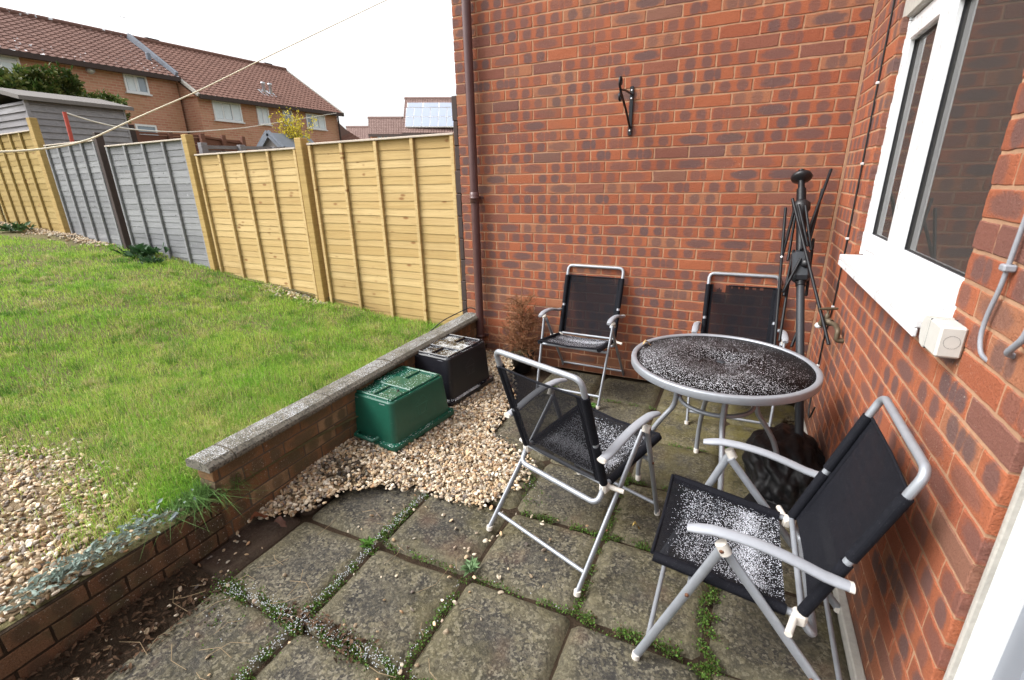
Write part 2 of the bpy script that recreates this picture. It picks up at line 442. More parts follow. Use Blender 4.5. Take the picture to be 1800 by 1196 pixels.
def mat_fabric(name, hail, alpha):
    n = NT(name); p = n.co(); s = n.sep(p)
    w1 = n.t.nodes.new('ShaderNodeTexWave'); w1.inputs['Scale'].default_value = 130; n.t.links.new(p, w1.inputs[0])
    f = n.noise(p, 70, 4); big = n.noise(p, 9, 3)
    c = n.mix(f, (.005, .0055, .008), (.012, .0125, .017))
    dust = n.ss(n.noise(p, 330, 2), .66, .76)
    c = n.mix(n.math('MULTIPLY', dust, .35), c, (.2, .2, .22))
    m = None
    if hail:
        # hail collects in drifts across the sagging seat
        band = n.math('SINE', n.math('ADD', n.math('MULTIPLY', s[1], 38), n.math('MULTIPLY', big, 5)))
        edge = n.math('MULTIPLY', n.math('SUBTRACT', 1, n.ss(n.math('ABSOLUTE', s[0]), .165, .2)), n.math('SUBTRACT', 1, n.ss(s[1], .165, .225)))
        cov = n.math('MULTIPLY', n.math('ADD', .74, n.math('MULTIPLY', band, .20)), edge)
        cov = n.math('MULTIPLY', cov, n.math('ADD', .66, n.math('MULTIPLY', n.ss(s[1], .17, 0.02), .42)))
        m = hail_mask(n, 290, 0, 0, cov)
        m2 = n.math('LESS_THAN', n.noise(p, 360, 2), n.math('MULTIPLY', cov, .44))
        m = n.math('MAXIMUM', m, m2)
        c = n.mix(m, c, (.62, .64, .70))
    n.set(c, .7, n.bump(w1.outputs[0], .25, .001), spec=.12)
    if alpha < 1:
        tr = n.t.nodes.new('ShaderNodeBsdfTransparent'); mx = n.t.nodes.new('ShaderNodeMixShader')
        # open weave of the mesh: dense at the hems, open between
        a = alpha if m is None else n.math('MAXIMUM', m, alpha)
        n.link(a, mx.inputs[0]); n.t.links.new(tr.outputs[0], mx.inputs[1]); n.t.links.new(n.b.outputs[0], mx.inputs[2])
        n.t.links.new(mx.outputs[0], n.out.inputs[0])
    return n.m
M_SEAT = mat_fabric('black_mesh_with_hail', True, .93)
M_BACK = mat_fabric('black_mesh', False, .81)
M_BACK2 = mat_fabric('black_dense_mesh', False, .985)
M_HEM = mat_fabric('black_hem', False, 1)
M_BLACKM = plain('black_powder_coat', (.006, .007, .009), .45, .3, 60, 0, .28, .05)
M_GREYM = plain('dark_grey_plastic', (.026, .030, .036), .5, .2, 60)
M_BLACKP = plain('black_plastic', (.011, .011, .013), .42, .3, 40, 0, .5)
M_CABLE = plain('black_cable', (.012, .012, .013), .5, .2, 60)
M_GCABLE = plain('grey_cable', (.27, .28, .31), .5, .2, 60)
M_IRON = plain('black_iron', (.010, .012, .016), .4, .3, 90, .2, .5)
M_BAG = plain('black_polythene', (.010, .010, .011), .5, .5, 60, 0, .3, .9)
M_PIPE = plain('brown_upvc', (.085, .040, .040), .33, .15, 25, 0, .45, .05, (.10, .048, .045))
M_PVC = plain('white_upvc', (.68, .69, .70), .3, .03, 12, 0, .45, .02)
M_GASKET_GAP = plain('dark_gasket_and_gap', (.012, .012, .014), .5)
M_PIR = plain('aged_cream_plastic', (.52, .51, .475), .5, .1, 30)
M_PIRLENS = plain('milky_lens', (.72, .73, .74), .35, .05)
M_BRASS = plain('tarnished_brass', (.11, .085, .055), .55, .4, 70, .4)
M_TAPW = plain('frosty_tap', (.62, .64, .66), .5, .2, 70)
M_DOORSHADE = plain('grey_shaded_door', (.22, .235, .265), .3, .05, 15)  # shade and reflection on the door leaf put into its grey

def mat_box(name, col, amount):
    n = NT(name); p = n.co(); s = n.sep(p); f = n.noise(p, 25, 4)
    c = n.mix(f, tuple(x * .8 for x in col), tuple(x * 1.2 for x in col))
    nr = n.sep(n.t.nodes.new('ShaderNodeNewGeometry').outputs['Normal'])
    scr = n.ss(n.noise(n.co('Object', (14, 14, 60)), 1.0, 4, .7), .66, .72)
    c = n.mix(n.math('MULTIPLY', scr, .12), c, (.4, .45, .42))
    cov = n.math('MULTIPLY', n.math('MULTIPLY', n.ss(nr[2], .9, .97), n.ss(n.noise(p, 7, 4, .6), .38, .62)), amount)
    wet = n.math('MULTIPLY', n.ss(nr[2], .9, .97), .25)
    m = hail_mask(n, 190, 0, 0, cov)
    m = n.math('MAXIMUM', m, n.math('LESS_THAN', n.noise(p, 240, 2), n.math('MULTIPLY', cov, .5)))
    c = n.mix(m, c, (.74, .78, .8))
    return n.set(c, n.math('SUBTRACT', .38, wet), n.bump(f, .1, .003), spec=.5)
M_GBOX = mat_box('green_crate_plastic', (.010, .082, .052), .26)
M_BBOX = mat_box('black_crate_plastic', (.010, .010, .014), .95)

def mat_top():
    n = NT('dark_glass_with_hail'); p = n.co(); s = n.sep(p)
    rr = n.math('SQRT', n.math('ADD', n.math('POWER', s[0], 2), n.math('POWER', s[1], 2)))
    big = n.noise(p, 5, 4, .6)
    side = n.ss(n.math('ADD', n.math('MULTIPLY', s[0], -.55), n.math('MULTIPLY', s[1], -.5)), -.35, .32)
    cov = n.math('ADD', .04, n.math('MULTIPLY', n.ss(big, .36, .68), .20))
    cov = n.math('ADD', cov, n.math('MULTIPLY', side, .15))
    cov = n.math('MULTIPLY', cov, n.math('SUBTRACT', 1, n.ss(rr, .35, .40)))
    m = n.math('MAXIMUM', hail_mask(n, 215, 0, 0, cov), hail_mask(n, 330, 0, 0, cov))
    c = n.mix(n.noise(p, 30, 3), (.004, .003, .003), (.010, .007, .007))
    c = n.mix(m, c, (.70, .71, .76))
    return n.set(c, n.math('ADD', .42, n.math('MULTIPLY', m, .4)), n.bump(m, .5, .003), spec=.05)
M_TOP = mat_top()
def mat_coping():
    n = NT('concrete_coping'); p = n.pos(); f = n.noise(p, 60, 5, .7); a = n.noise(p, 9, 4)
    nr = n.sep(n.t.nodes.new('ShaderNodeNewGeometry').outputs['Normal'])
    c = n.mix(f, (.075, .07, .058), (.27, .25, .205))
    c = n.mix(n.math('MULTIPLY', n.math('LESS_THAN', n.sep(n.vor(p, 150, 'Color'))[0], .3), .6), c, (.03, .03, .03))
    c = n.mix(n.math('MULTIPLY', n.ss(a, .45, .65), .6), c, (.10, .095, .075))
    cov = n.math('MULTIPLY', n.ss(nr[2], .8, .95), n.ss(n.noise(p, 6, 4), .3, .6))
    m = n.math('MAXIMUM', hail_mask(n, 230, 0, 0, n.math('MULTIPLY', cov, .5)), n.math('LESS_THAN', n.noise(p, 230, 2), n.math('MULTIPLY', cov, .40)))
    c = n.mix(m, c, (.52, .54, .57))
    return n.set(c, .9, n.bump(f, .7, .006), spec=.2)
M_COPE = mat_coping()
def mat_farbrick():
    n = NT('far_brick'); p = n.co(); s = n.sep(p)
    b = n.t.nodes.new('ShaderNodeTexBrick'); n.t.links.new(n.comb(n.math('ADD', s[0], s[1]), s[2], 0), b.inputs[0])
    b.inputs['Scale'].default_value = 1; b.inputs['Brick Width'].default_value = .3; b.inputs['Row Height'].default_value = .1
    b.inputs['Mortar Size'].default_value = .012
    b.inputs['Color1'].default_value = (.50, .25, .17, 1); b.inputs['Color2'].default_value = (.41, .18, .12, 1); b.inputs['Mortar'].default_value = (.48, .34, .24, 1)
    f = n.noise(p, 1.2, 4); c = n.mix(n.math('MULTIPLY', n.ss(f, .4, .7), .5), b.outputs[0], (.38, .23, .13))
    return n.set(c, .9, spec=.2)
M_FARBRICK = mat_farbrick()
def mat_tile(name, a, b, snow):
    n = NT(name); p = n.co(); v = n.sep(n.attr('bk'))
    f = n.noise(p, 2.5, 5, .65); g = n.noise(p, 14, 4)
    c = n.mix(n.math('ADD', n.math('MULTIPLY', f, .6), n.math('MULTIPLY', v[0], .4)), a, b)
    c = n.mix(n.math('MULTIPLY', n.ss(g, .55, .75), .4), c, (.22, .15, .12))
    if snow:
        s = n.ss(n.math('SUBTRACT', n.noise(p, 5, 4, .6), n.math('MULTIPLY', v[1], .17)), .60 if snow > .5 else .68, .64 if snow > .5 else .72)
        c = n.mix(n.math('MULTIPLY', s, snow), c, (.75, .77, .8))
    return n.set(c, .85, spec=.25)
M_TILE_L = mat_tile('brown_roof_tiles', (.135, .072, .058), (.21, .115, .09), .9)
M_TILE_M = mat_tile('red_brown_roof_tiles', (.145, .075, .058), (.225, .12, .092), .25)
M_TILE_F = mat_tile('distant_roof_tiles', (.14, .085, .075), (.22, .15, .13), 0)
M_SOLAR = plain('solar_glass', (.25, .285, .36), .35, .08, 3, 0, .2, 0)
M_LEAD = plain('grey_flashing', (.17, .19, .225), .6, .2, 8)
M_CURT = plain('net_curtain', (.66, .72, .76), .9, .12, 9)
M_DARKIN = plain('dark_room', (.03, .026, .024), .9, .3, 5)
M_WALLIN = plain('room_wall', (.25, .21, .17), .9, .1, 5)
def mat_glass(name, alpha):
    n = NT(name); g = n.t.nodes.new('ShaderNodeBsdfGlossy'); g.inputs['Roughness'].default_value = .02
    tr = n.t.nodes.new('ShaderNodeBsdfTransparent'); tr.inputs[0].default_value = (alpha, alpha, alpha, 1)
    fr = n.t.nodes.new('ShaderNodeFresnel'); fr.inputs[0].default_value = 1.5
    mx = n.t.nodes.new('ShaderNodeMixShader')
    n.t.links.new(n.math('MINIMUM', n.math('MULTIPLY', fr.outputs[0], 1.15), 1.0), mx.inputs[0])
    n.t.links.new(tr.outputs[0], mx.inputs[1]); n.t.links.new(g.outputs[0], mx.inputs[2])
    df = n.t.nodes.new('ShaderNodeBsdfDiffuse'); df.inputs[0].default_value = (.6, .58, .55, 1); m2 = n.t.nodes.new('ShaderNodeMixShader'); m2.inputs[0].default_value = .045  # faint diffuse film paints a pale haze over the pane
    n.t.links.new(mx.outputs[0], m2.inputs[1]); n.t.links.new(df.outputs[0], m2.inputs[2]); n.t.links.new(m2.outputs[0], n.out.inputs[0])
    return n.m
M_GLASS = mat_glass('window_glass', .8)
M_FARGLASS = plain('far_window_glass', (.20, .25, .30), .08, .1, 4, 0, .7, 0)
M_ROPE = plain('cream_washing_line', (.78, .73, .55), .6, .1, 60)
M_WROPE = plain('white_washing_line', (.72, .68, .6), .6, .1, 60)
M_REDPOLE = plain('red_painted_pole', (.45, .07, .045), .5, .1, 30)
M_FLUE = plain('galvanised_flue', (.55, .57, .6), .35, .1, 20, .6)

# ------------------------------------------------------------------ brick walls: every brick is real geometry
def bricks(parent, name, mat, mort_mat, org, udir, ndir, u0, u1, z0, z1, phase, openings=(), bl=.225, bh=.075, seed=1, depth=.1, row0=None, mort=.0032):
    """stretcher bond in the plane org + u*udir + z, face toward ndir; openings are (u0,u1,z0,z1)"""
    R = np.random.default_rng(seed)
    org, udir, ndir = np.array(org, float), np.array(udir, float), np.array(ndir, float)
    flip = np.cross(udir, [0, 0, 1]) @ ndir < 0
    V = []; F = []; BK = []; UV = []
    nu, nv = 7, 4
    J = .0045
    def brick(a, b, c, d, fulla, fullb):
        L, Hh = b - a, d - c
        if L < .018: return
        dz = float(np.clip(R.normal(0, .0004), -.0008, .0010)); base = len(V); rc = R.random(3)
        tilt = float(np.clip(R.normal(0, .0004), -.0008, .0008))
        us = np.linspace(0, 1, nu); vs = np.linspace(0, 1, nv)
        ju, jv = R.normal(0, .0011, (nu, nv)), R.normal(0, .0009, (nu, nv))
        for layer in range(2):                       # 0 = face grid, 1 = back rim
            for i in range(nu):
                for j in range(nv):
                    edge = (i in (0, nu-1)) or (j in (0, nv-1))
                    if layer == 1 and not edge: continue
                    corner = (i in (0, nu-1)) and (j in (0, nv-1))
                    ins = .0022 if layer == 0 else 0
                    uu = a + ins + us[i] * (L - 2*ins); vv = c + ins + vs[j] * (Hh - 2*ins)
                    if layer == 0 and corner:
                        uu += (.0015 if i == 0 else -.0015); vv += (.0015 if j == 0 else -.0015)
                    if edge: uu += ju[i, j]; vv += jv[i, j]
                    ww = dz + tilt*(us[i]-.5) + (0 if layer == 0 else -.0026)
                    if layer == 0 and edge: ww -= min(.0006, abs(R.normal(0, .0003)))
                    V.append(org + udir*uu + ndir*ww + np.array([0, 0, vv]))
                    BK.append((rc[0], rc[1], rc[2], 1)); UV.append((fulla + (fullb-fulla)*us[i], vs[j], 0))
        g = lambda i, j: base + i*nv + j
        for i in range(nu-1):
            for j in range(nv-1): F.append((g(i,j), g(i+1,j), g(i+1,j+1), g(i,j+1)))
        rim = [(i, j) for i in range(nu) for j in range(nv) if i in (0, nu-1) or j in (0, nv-1)]
        ridx = {q: base + nu*nv + k for k, q in enumerate(rim)}
        loop = [(i, 0) for i in range(nu)] + [(nu-1, j) for j in range(1, nv)] + [(i, nv-1) for i in range(nu-2, -1, -1)] + [(0, j) for j in range(nv-2, 0, -1)]
        nb = len(loop); bb = len(V)
        for q in loop:                               # deep back rim so reveals show real brick thickness
            v = V[ridx[q]] - ndir*(depth-.004)
            V.append(v); BK.append((rc[0], rc[1], rc[2], 1)); UV.append((fulla + (fullb-fulla)*us[q[0]], vs[q[1]], 0))
        for k in range(nb):
            q, q2 = loop[k], loop[(k+1) % nb]
            F.append((g(*q2), g(*q), ridx[q], ridx[q2]))
            F.append((ridx[q2], ridx[q], bb+k, bb+(k+1) % nb))
    r0 = int(math.floor(z0 / bh + 1e-6)); r1 = int(math.ceil(z1 / bh - 1e-6))
    for r in range(r0, r1):
        c, d = max(z0, r*bh) + J, min(z1, (r+1)*bh) - J
        if d - c < .02: continue
        ph = phase[r % 2]
        k0 = int(math.floor((u0 - ph) / bl)) - 1
        for k in range(k0, int((u1 - u0) / bl) + k0 + 4):
            a, b = ph + k*bl + J, ph + (k+1)*bl - J
            A, B = max(a, u0), min(b, u1)
            segs = [(A, B)]
            for (o0, o1, oz0, oz1) in openings:
                if (c + d)/2 > oz0 and (c + d)/2 < oz1:
                    ns = []
                    for (s, e) in segs:
                        if e <= o0 or s >= o1: ns.append((s, e)); continue
                        if s < o0: ns.append((s, o0 - R.uniform(0, .003)))
                        if e > o1: ns.append((o1 + R.uniform(0, .003), e))
                    segs = ns
            for (s, e) in segs:
                if e - s > .02: brick(s, e, c, d, (s-a)/(b-a), (e-a)/(b-a))
    V = np.array(V); F = np.array(F)
    if flip: F = F[:, ::-1]
    mesh_obj(name, V, F, mat, parent, False, {'bk': ('FLOAT_COLOR', BK), 'buv': ('FLOAT_VECTOR', UV)})
    # mortar: boxes recessed behind the faces, leaving the openings free
    mb = MB()
    us = sorted({u0 + .004, u1 - .004} | {o[0]-.006 for o in openings} | {o[1]+.006 for o in openings})
    zs = sorted({z0 + .001, z1 - .001} | {o[2] for o in openings} | {o[3] for o in openings})
    vert = []
    def strip(ua, ub, za, zb):
        Vv = []
        for w in (-mort, -depth + .004):
            for (u, z) in ((ua, za), (ub, za), (ub, zb), (ua, zb)):
                Vv.append(org + udir*u + ndir*w + np.array([0, 0, z]))
        mb.add(Vv, [(0,1,2,3),(7,6,5,4),(0,4,5,1),(1,5,6,2),(2,6,7,3),(3,7,4,0)])
    for i in range(len(zs)-1):
        zc = (zs[i]+zs[i+1])/2; run = None
        for j in range(len(us)-1):
            uc = (us[j]+us[j+1])/2
            hole = any(o[0] < uc < o[1] and o[2] < zc < o[3] for o in openings)
            if not hole: run = (run[0], us[j+1]) if run else (us[j], us[j+1])
            if (hole or j == len(us)-2) and run: strip(run[0], run[1], zs[i], zs[i+1]); run = None
    mb.build('mortar', mort_mat, parent)

TOPZ = 3.6
WL = -2.676
wall_b = thing('brick_wall', 'orange red brick wall at the back of the patio with a brown drainpipe at its left end', 'brick wall')
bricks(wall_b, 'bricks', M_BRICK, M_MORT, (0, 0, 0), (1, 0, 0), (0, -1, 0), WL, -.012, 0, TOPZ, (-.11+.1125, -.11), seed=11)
MB().box((WL+.01, .095, -.1), (1.5, 4.5, TOPZ)).build('wall_core', M_MORT, wall_b)
MB().box((-.0115, -.006, 0), (.006, .03, TOPZ)).build('corner_joint', M_MORT, wall_b)
# the side wall of the own house: window and door openings
WIN = (.70, 2.01, 1.125, 2.16); DOOR = (2.458, 3.45, 0.02, 2.16)
wall_r = thing('brick_wall', 'red brick house wall on the right with the white window and door in it', 'brick wall')
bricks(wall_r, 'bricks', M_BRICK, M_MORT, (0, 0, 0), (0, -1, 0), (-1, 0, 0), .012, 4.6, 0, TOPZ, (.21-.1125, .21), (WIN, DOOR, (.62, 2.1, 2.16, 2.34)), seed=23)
ln = MB().box((.012, -2.1, 2.165), (.10, -.62, 2.335), .006).build('lintel', M_CONC, wall_r)
rm = MB()                                              # the room behind the window, ceiling left off so skylight brightens it
rm.box((1.7, -3.45, .3), (1.75, -.1, 2.6)).box((.11, -.14, .3), (1.75, -.1, 2.6)).box((.11, -3.5, .3), (1.75, -3.45, 2.6)).box((.11, -3.5, .25), (1.75, -.1, .3))

rm.build('room', M_WALLIN, wall_r)
MB().box((.11, -2.0, 1.13), (.34, -.66, 1.170), .004).build('inner_sill', M_PVC, wall_r)

# window
win = MB(); fx0, fx1 = .036, .10
y0, y1, z0, z1 = -2.13, -WIN[0], 1.152, WIN[3]
def frame_rect(mb, x0, x1, ya, yb, za, zb, w, bev=.004):
    mb.box((x0, ya, za), (x1, ya+w, zb), bev).box((x0, yb-w, za), (x1, yb, zb), bev)
    mb.box((x0+.0015, ya+w, za), (x1-.0015, yb-w, za+w), bev).box((x0+.0015, ya+w, zb-w), (x1-.0015, yb-w, zb), bev)
frame_rect(win, fx0, fx1, y0, y1, z0, z1, .055)
win.box((fx0+.001, -1.285, z0+.055), (fx1-.001, -1.225, z1-.055), .003)
window = win.build('window', M_PVC, wall_r)
sa = MB(); frame_rect(sa, fx0-.018, fx1-.02, -1.24, y1-.035, z0+.04, z1-.035, .068, .006)
sash = sa.build('sash', M_PVC, window)
sb = MB(); frame_rect(sb, fx0-.016, fx1-.02, y0+.03, -1.262, z0+.04, z1-.035, .068, .006)
sash2 = sb.build('sash', M_PVC, window)
MB().box((fx0-.004, -1.2565, z0+.056), (fx0+.002, -1.2455, z1-.056)).build('gasket_or_gap_shade', M_GASKET_GAP, window)  # dark strip standing in for the shaded gap between the two sashes
for (ya, yb) in ((-1.24+.068, y1-.035-.068), (y0+.098, -1.33)):
    gk = MB(); frame_rect(gk, fx0+.004, fx0+.02, ya-.004, yb+.004, z0+.104, z1-.099, .007, 0)
    gk.build('gasket_or_gap_shade', M_GASKET_GAP, window)
    MB().box((fx0+.012, ya, z0+.108), (fx0+.016, yb, z1-.103)).build('pane', M_GLASS, window)
MB().box((-.058, -1.965, 1.124), (.099, -.715, 1.151), .004).box((-.058, -1.965, 1.098), (-.046, -.715, 1.1235), .003).build('sill', M_PVC, window)
# white mastic smear round the frame
ms = MB(); R_ = random.Random(3)
zz = z0
while zz < z1:
    h = R_.uniform(.02, .06); w = R_.uniform(.002, .010)
    ms.box((fx0-.008-w*.4, y1-.004, zz), (fx0+.004, y1+w*.5, zz+h), .002); zz += h * R_.uniform(.8, 1.1)
ms.build('sealant', M_PVC, window)
# things on the inner sill
BQ = (.24, -1.02, 1.171)
bt = thing('spray_bottle', 'green spray bottle standing inside on the window sill', 'bottle', (.24, BQ[1], BQ[2]))
MB().lathe([(0,0),(.034,0),(.036,.02),(.036,.10),(.026,.14),(.013,.165),(.013,.19)], seg=20).build('bottle_body', plain('green_liquid', (.10,.22,.06), .2, .1), bt)
MB().box((-.045,-.012,.19),(.02,.012,.22),.004).box((-.03,-.006,.15),(-.022,.006,.19),.002).build('trigger', M_PVC, bt)
bc = thing('blind_cord', 'white beaded blind cord hanging inside the window', 'cord', (.14, at(1668, 455, x=.14)[1], 2.1))
bb = MB()
for k in range(56): bb.lathe([(.0005,-.005),(.0035,-.002),(.0035,.002),(.0005,.005)], (0.02*math.sin(k*.05), 0, -k*.0145), 6)
bb.build('beads', M_PVC, bc)

# door with white frame
dm = MB(); dx0, dx1 = .03, .095
frame_rect(dm, dx0, dx1, -DOOR[1], -DOOR[0]-.004, .03, 2.15, .09)
door = dm.build('door', M_PVC, wall_r)
d2 = MB(); frame_rect(d2, dx0+.012, dx1+.02, -DOOR[1]+.075, -DOOR[0]-.079, .10, 2.08, .085, .008)
d2.build('door_leaf', M_DOORSHADE, door)
MB().box((dx0+.03, -DOOR[1]+.155, .18), (dx0+.04, -DOOR[0]-.160, 2.0)).build('door_panel', M_DOORSHADE, door)
MB().box((.018, -DOOR[0]-.012, .02), (.034, -DOOR[0]+.002, 2.15), .003).build('sealant', M_CONC, door)
MB().box((-.03, -2.40, -.05), (.001, -.03, .028), .004).build('plinth', M_CONC, wall_r)

# ------------------------------------------------------------------ drainpipe
dp = thing('drainpipe', 'brown plastic drainpipe running down the left end of the back brick wall', 'drainpipe', (-2.517, -.058, 0))
MB().tube([(0,0,0.0),(0,0,1.40)], .034, 20).tube([(0,0,1.40),(0,0,TOPZ)], .0335, 20).build('pipe', M_PIPE, dp)
MB().lathe([(.034,1.36),(.0385,1.362),(.0385,1.445),(.034,1.447)], seg=24).build('collar', M_PIPE, dp)
for zc in (.22, 1.40, 2.9):
    MB().lathe([(.035,zc-.012),(.039,zc-.012),(.039,zc+.012),(.035,zc+.012)], seg=24).box((-.02,.03,zc-.011),(.06,.05,zc+.011),.003).build('clip', M_PIPE, dp)

# ------------------------------------------------------------------ hanging basket bracket
br = thing('basket_bracket', 'black iron hanging basket bracket with scrolls fixed high on the back brick wall', 'wall bracket', (-1.296, 0, 0))
MB().box((-.013, -.012, 1.81), (.013, -.003, 2.115), .003).build('back_plate', M_IRON, br)
MB().tube([(0,-.012,2.065),(0,-.2,2.065),(0,-.335,2.05)], .0065, 8).build('arm', M_IRON, br)
MB().tube([(0,-.014,1.86),(0,-.17,1.96),(0,-.34,2.045)], .0075, 8).build('brace', M_IRON, br)
sc_ = MB()
def spiral(c, r0, turns, s, a0): return [(0, c[0]+s*(r0*(1-t*.75))*math.cos(a0+t*turns*2*math.pi), c[1]+(r0*(1-t*.75))*math.sin(a0+t*turns*2*math.pi)) for t in np.linspace(0,1,24)]
sc_.tube([(0,-.33,2.05)] + spiral((-.345, 2.092), .034, 1.3, -1, -1.5), .0075, 8)
sc_.tube([(0,-.33,2.05)] + spiral((-.345, 2.012), .034, 1.3, -1, 1.5)[::1], .0075, 8)
sc_.build('scroll', M_IRON, br)
for z in (2.09, 2.04, 1.84): MB().lathe([(0,.004),(.006,.003),(.007,0)], (0,-.0118,z), 10, (0,-1,0)).build('screw', M_FLUE, br)

# ------------------------------------------------------------------ cables, sensor, tap on the right wall
cb = thing('cable', 'thin black cable clipped down the right brick wall beside the window', 'cable')
pts = [(-.006,-.482,TOPZ),(-.006,-.482,2.29),(-.006,-.49,1.95),(-.006,-.515,1.57),(-.006,-.525,1.2),(-.006,-.515,.83),(-.006,-.44,.63),(-.006,-.43,.45)]
MB().tube(fillet(pts,.05,4), .0042, 8).build('cable_run', M_CABLE, cb)
for (y, z) in ((-.49,1.947),(-.515,1.579),(-.525,1.207),(-.516,.832),(-.431,.45)):
    MB().box((-.014,y-.009,z-.006),(0,y+.009,z+.006),.002).build('clip', M_PVC, cb)
t2_ = thing('cable', 'short black cable end looping near the foot of the right brick wall', 'cable')
MB().tube(fillet([(-.012,-.43,.36),(-.02,-.50,.18),(-.02,-.56,.15),(-.01,-.60,.25)],.04,5), .005, 8).build('cable_run', M_CABLE, t2_)
gc = thing('cable', 'grey cable bending into the right brick wall beside the window', 'cable')
gp = [(-.012,-2.30,2.4),(-.012,-2.27,1.6),(-.012,-2.250,1.392),(-.012,-2.243,1.30),(-.012,-2.222,1.23),(-.012,-2.222,1.18),(-.010,-2.246,1.145),(.015,-2.256,1.13)]
MB().tube(fillet(gp,.03,4), .0048, 10).build('cable_run', M_GCABLE, gc)
MB().box((-.022,-2.258,1.335),(0,-2.232,1.350),.003).build('clip', M_GCABLE, gc)
g2 = thing('cable', 'stub of grey cable poking out of the right wall at the picture edge', 'cable')
MB().tube(fillet([(.01,-2.345,1.18),(-.016,-2.352,1.186),(-.016,-2.40,1.235),(-.014,-2.42,1.6)],.02,4), .0062, 10).build('cable_run', M_GCABLE, g2)

ps = thing('motion_sensor', 'cream box shaped motion sensor on the right wall under the window sill', 'sensor', (0, -2.088, 1.138), 0); ps.scale = (.86, .86, .86)
MB().box((-.062,-.052,-.048),(0,.055,.046),.006).build('housing', M_PIR, ps)
fr = MB(); prof = [(.0,-.05),(.028,-.046),(.045,-.03),(.052,0),(.045,.03),(.028,.044),(0,.048)]
fr.prism([(x, z) for x, z in prof], -.062, -.004, Matrix(((0,0,1,0),(1,0,0,.051),(0,1,0,0),(0,0,0,1))))
fr.build('front_cover', M_PIR, ps)
MB().box((-.054,.094,-.028),(-.014,.1055,.026),.003).build('lens', M_PIRLENS, ps)
MB().lathe([(.0185,.0),(.019,.0006),(.0195,0)], (-.030,-.0519,.0), 24, (0,-1,0)).build('knockout', M_GREYM, ps)
MB().box((-.0623,.0355,-.0483),(.0,.0365,.0463)).build('seam', M_GREYM, ps)

tp = thing('outdoor_tap', 'tarnished brass outdoor tap low on the right wall near the corner', 'tap', (0, -.80, .80))
MB().tube(fillet([(.0,-.09,-.05),(-.03,-.09,-.05),(-.03,-.09,.0),(-.03,.0,.005),(-.055,.05,.005)],.015,4), .012, 12).build('supply_pipe', M_BRASS, tp)
MB().tube(fillet([(-.05,.04,.005),(-.075,.07,.005),(-.085,.08,-.03)],.015,4), .015, 12).lathe([(.017,-.02),(.020,-.01),(.020,.01),(.017,.02)],(-.055,.05,.005),8,(-.5,.6,0)).build('tap_body', M_BRASS, tp)
MB().lathe([(.012,0),(.015,.012),(.012,.03),(.006,.036),(.006,.058)],(-.062,.058,.012),12).build('spindle', M_BRASS, tp)
MB().tube([(-.105,.045,.070),(-.062,.058,.072),(-.02,.071,.074)],[.006,.008,.006],8).build('handle', M_BRASS, tp)
MB().lathe([(0,-.016),(.014,-.012),(.02,0),(.014,.012),(0,.016)],(-.088,.082,-.028),12).build('spout', M_TAPW, tp)

# ------------------------------------------------------------------ ground
def sstep(x, a, b):
    t = np.clip((x-a)/(b-a), 0, 1); return t*t*(3-2*t)
TX = np.array([-60, -30, -14, -10.4, -8.4, -6.6, -4.8, -3.6, -2.5, 3]); TZ = np.array([1.3, 1.25, 1.0, .80, .64, .46, .22, .15, .12, .12])
def terr(x, y):
    z = np.interp(x, TX, TZ)
    z = z + .11*sstep(-y, .3, 2.4)*sstep(x, -5.5, -3.0)
    z = z + .012*np.sin(x*2.3+y*1.7) + .010*np.sin(x*5.1-y*4.3)
    w = sstep(x, -2.72, -2.60)*sstep(-y, 2.45, 2.55); z = z*(1-w)+.2262*w
    return z
def sheet(name, xs, ys, zf, mat, kind='structure'):
    X, Y = np.meshgrid(xs, ys, indexing='ij'); Z = zf(X, Y)
    V = np.stack([X, Y, Z], -1).reshape(-1, 3); n, m = len(xs), len(ys)
    I = np.arange(n*m).reshape(n, m)
    F = np.stack([I[:-1,:-1], I[1:,:-1], I[1:,1:], I[:-1,1:]], -1).reshape(-1, 4)
    return tag(mesh_obj(name, V, F, mat, None, True), kind=kind)
sheet('lawn', np.concatenate([np.linspace(-30, -2.7, 210), np.linspace(-2.66, -2.484, 10)]), np.linspace(-14, .33, 110), terr, M_EARTH)
sheet('ground', np.array([-600, -60, -30, -20, -10, -2.7, 10, 60, 600.]), np.array([.33, 5, 12, 30, 80, 700.]), lambda x, y: terr(x, y*0+1) - .03 - .0*y, M_EARTH)
tag(MB().box((-2.62, -14, -.3), (8, .09, -.030)).build('patio_bed', M_SOIL), kind='structure')

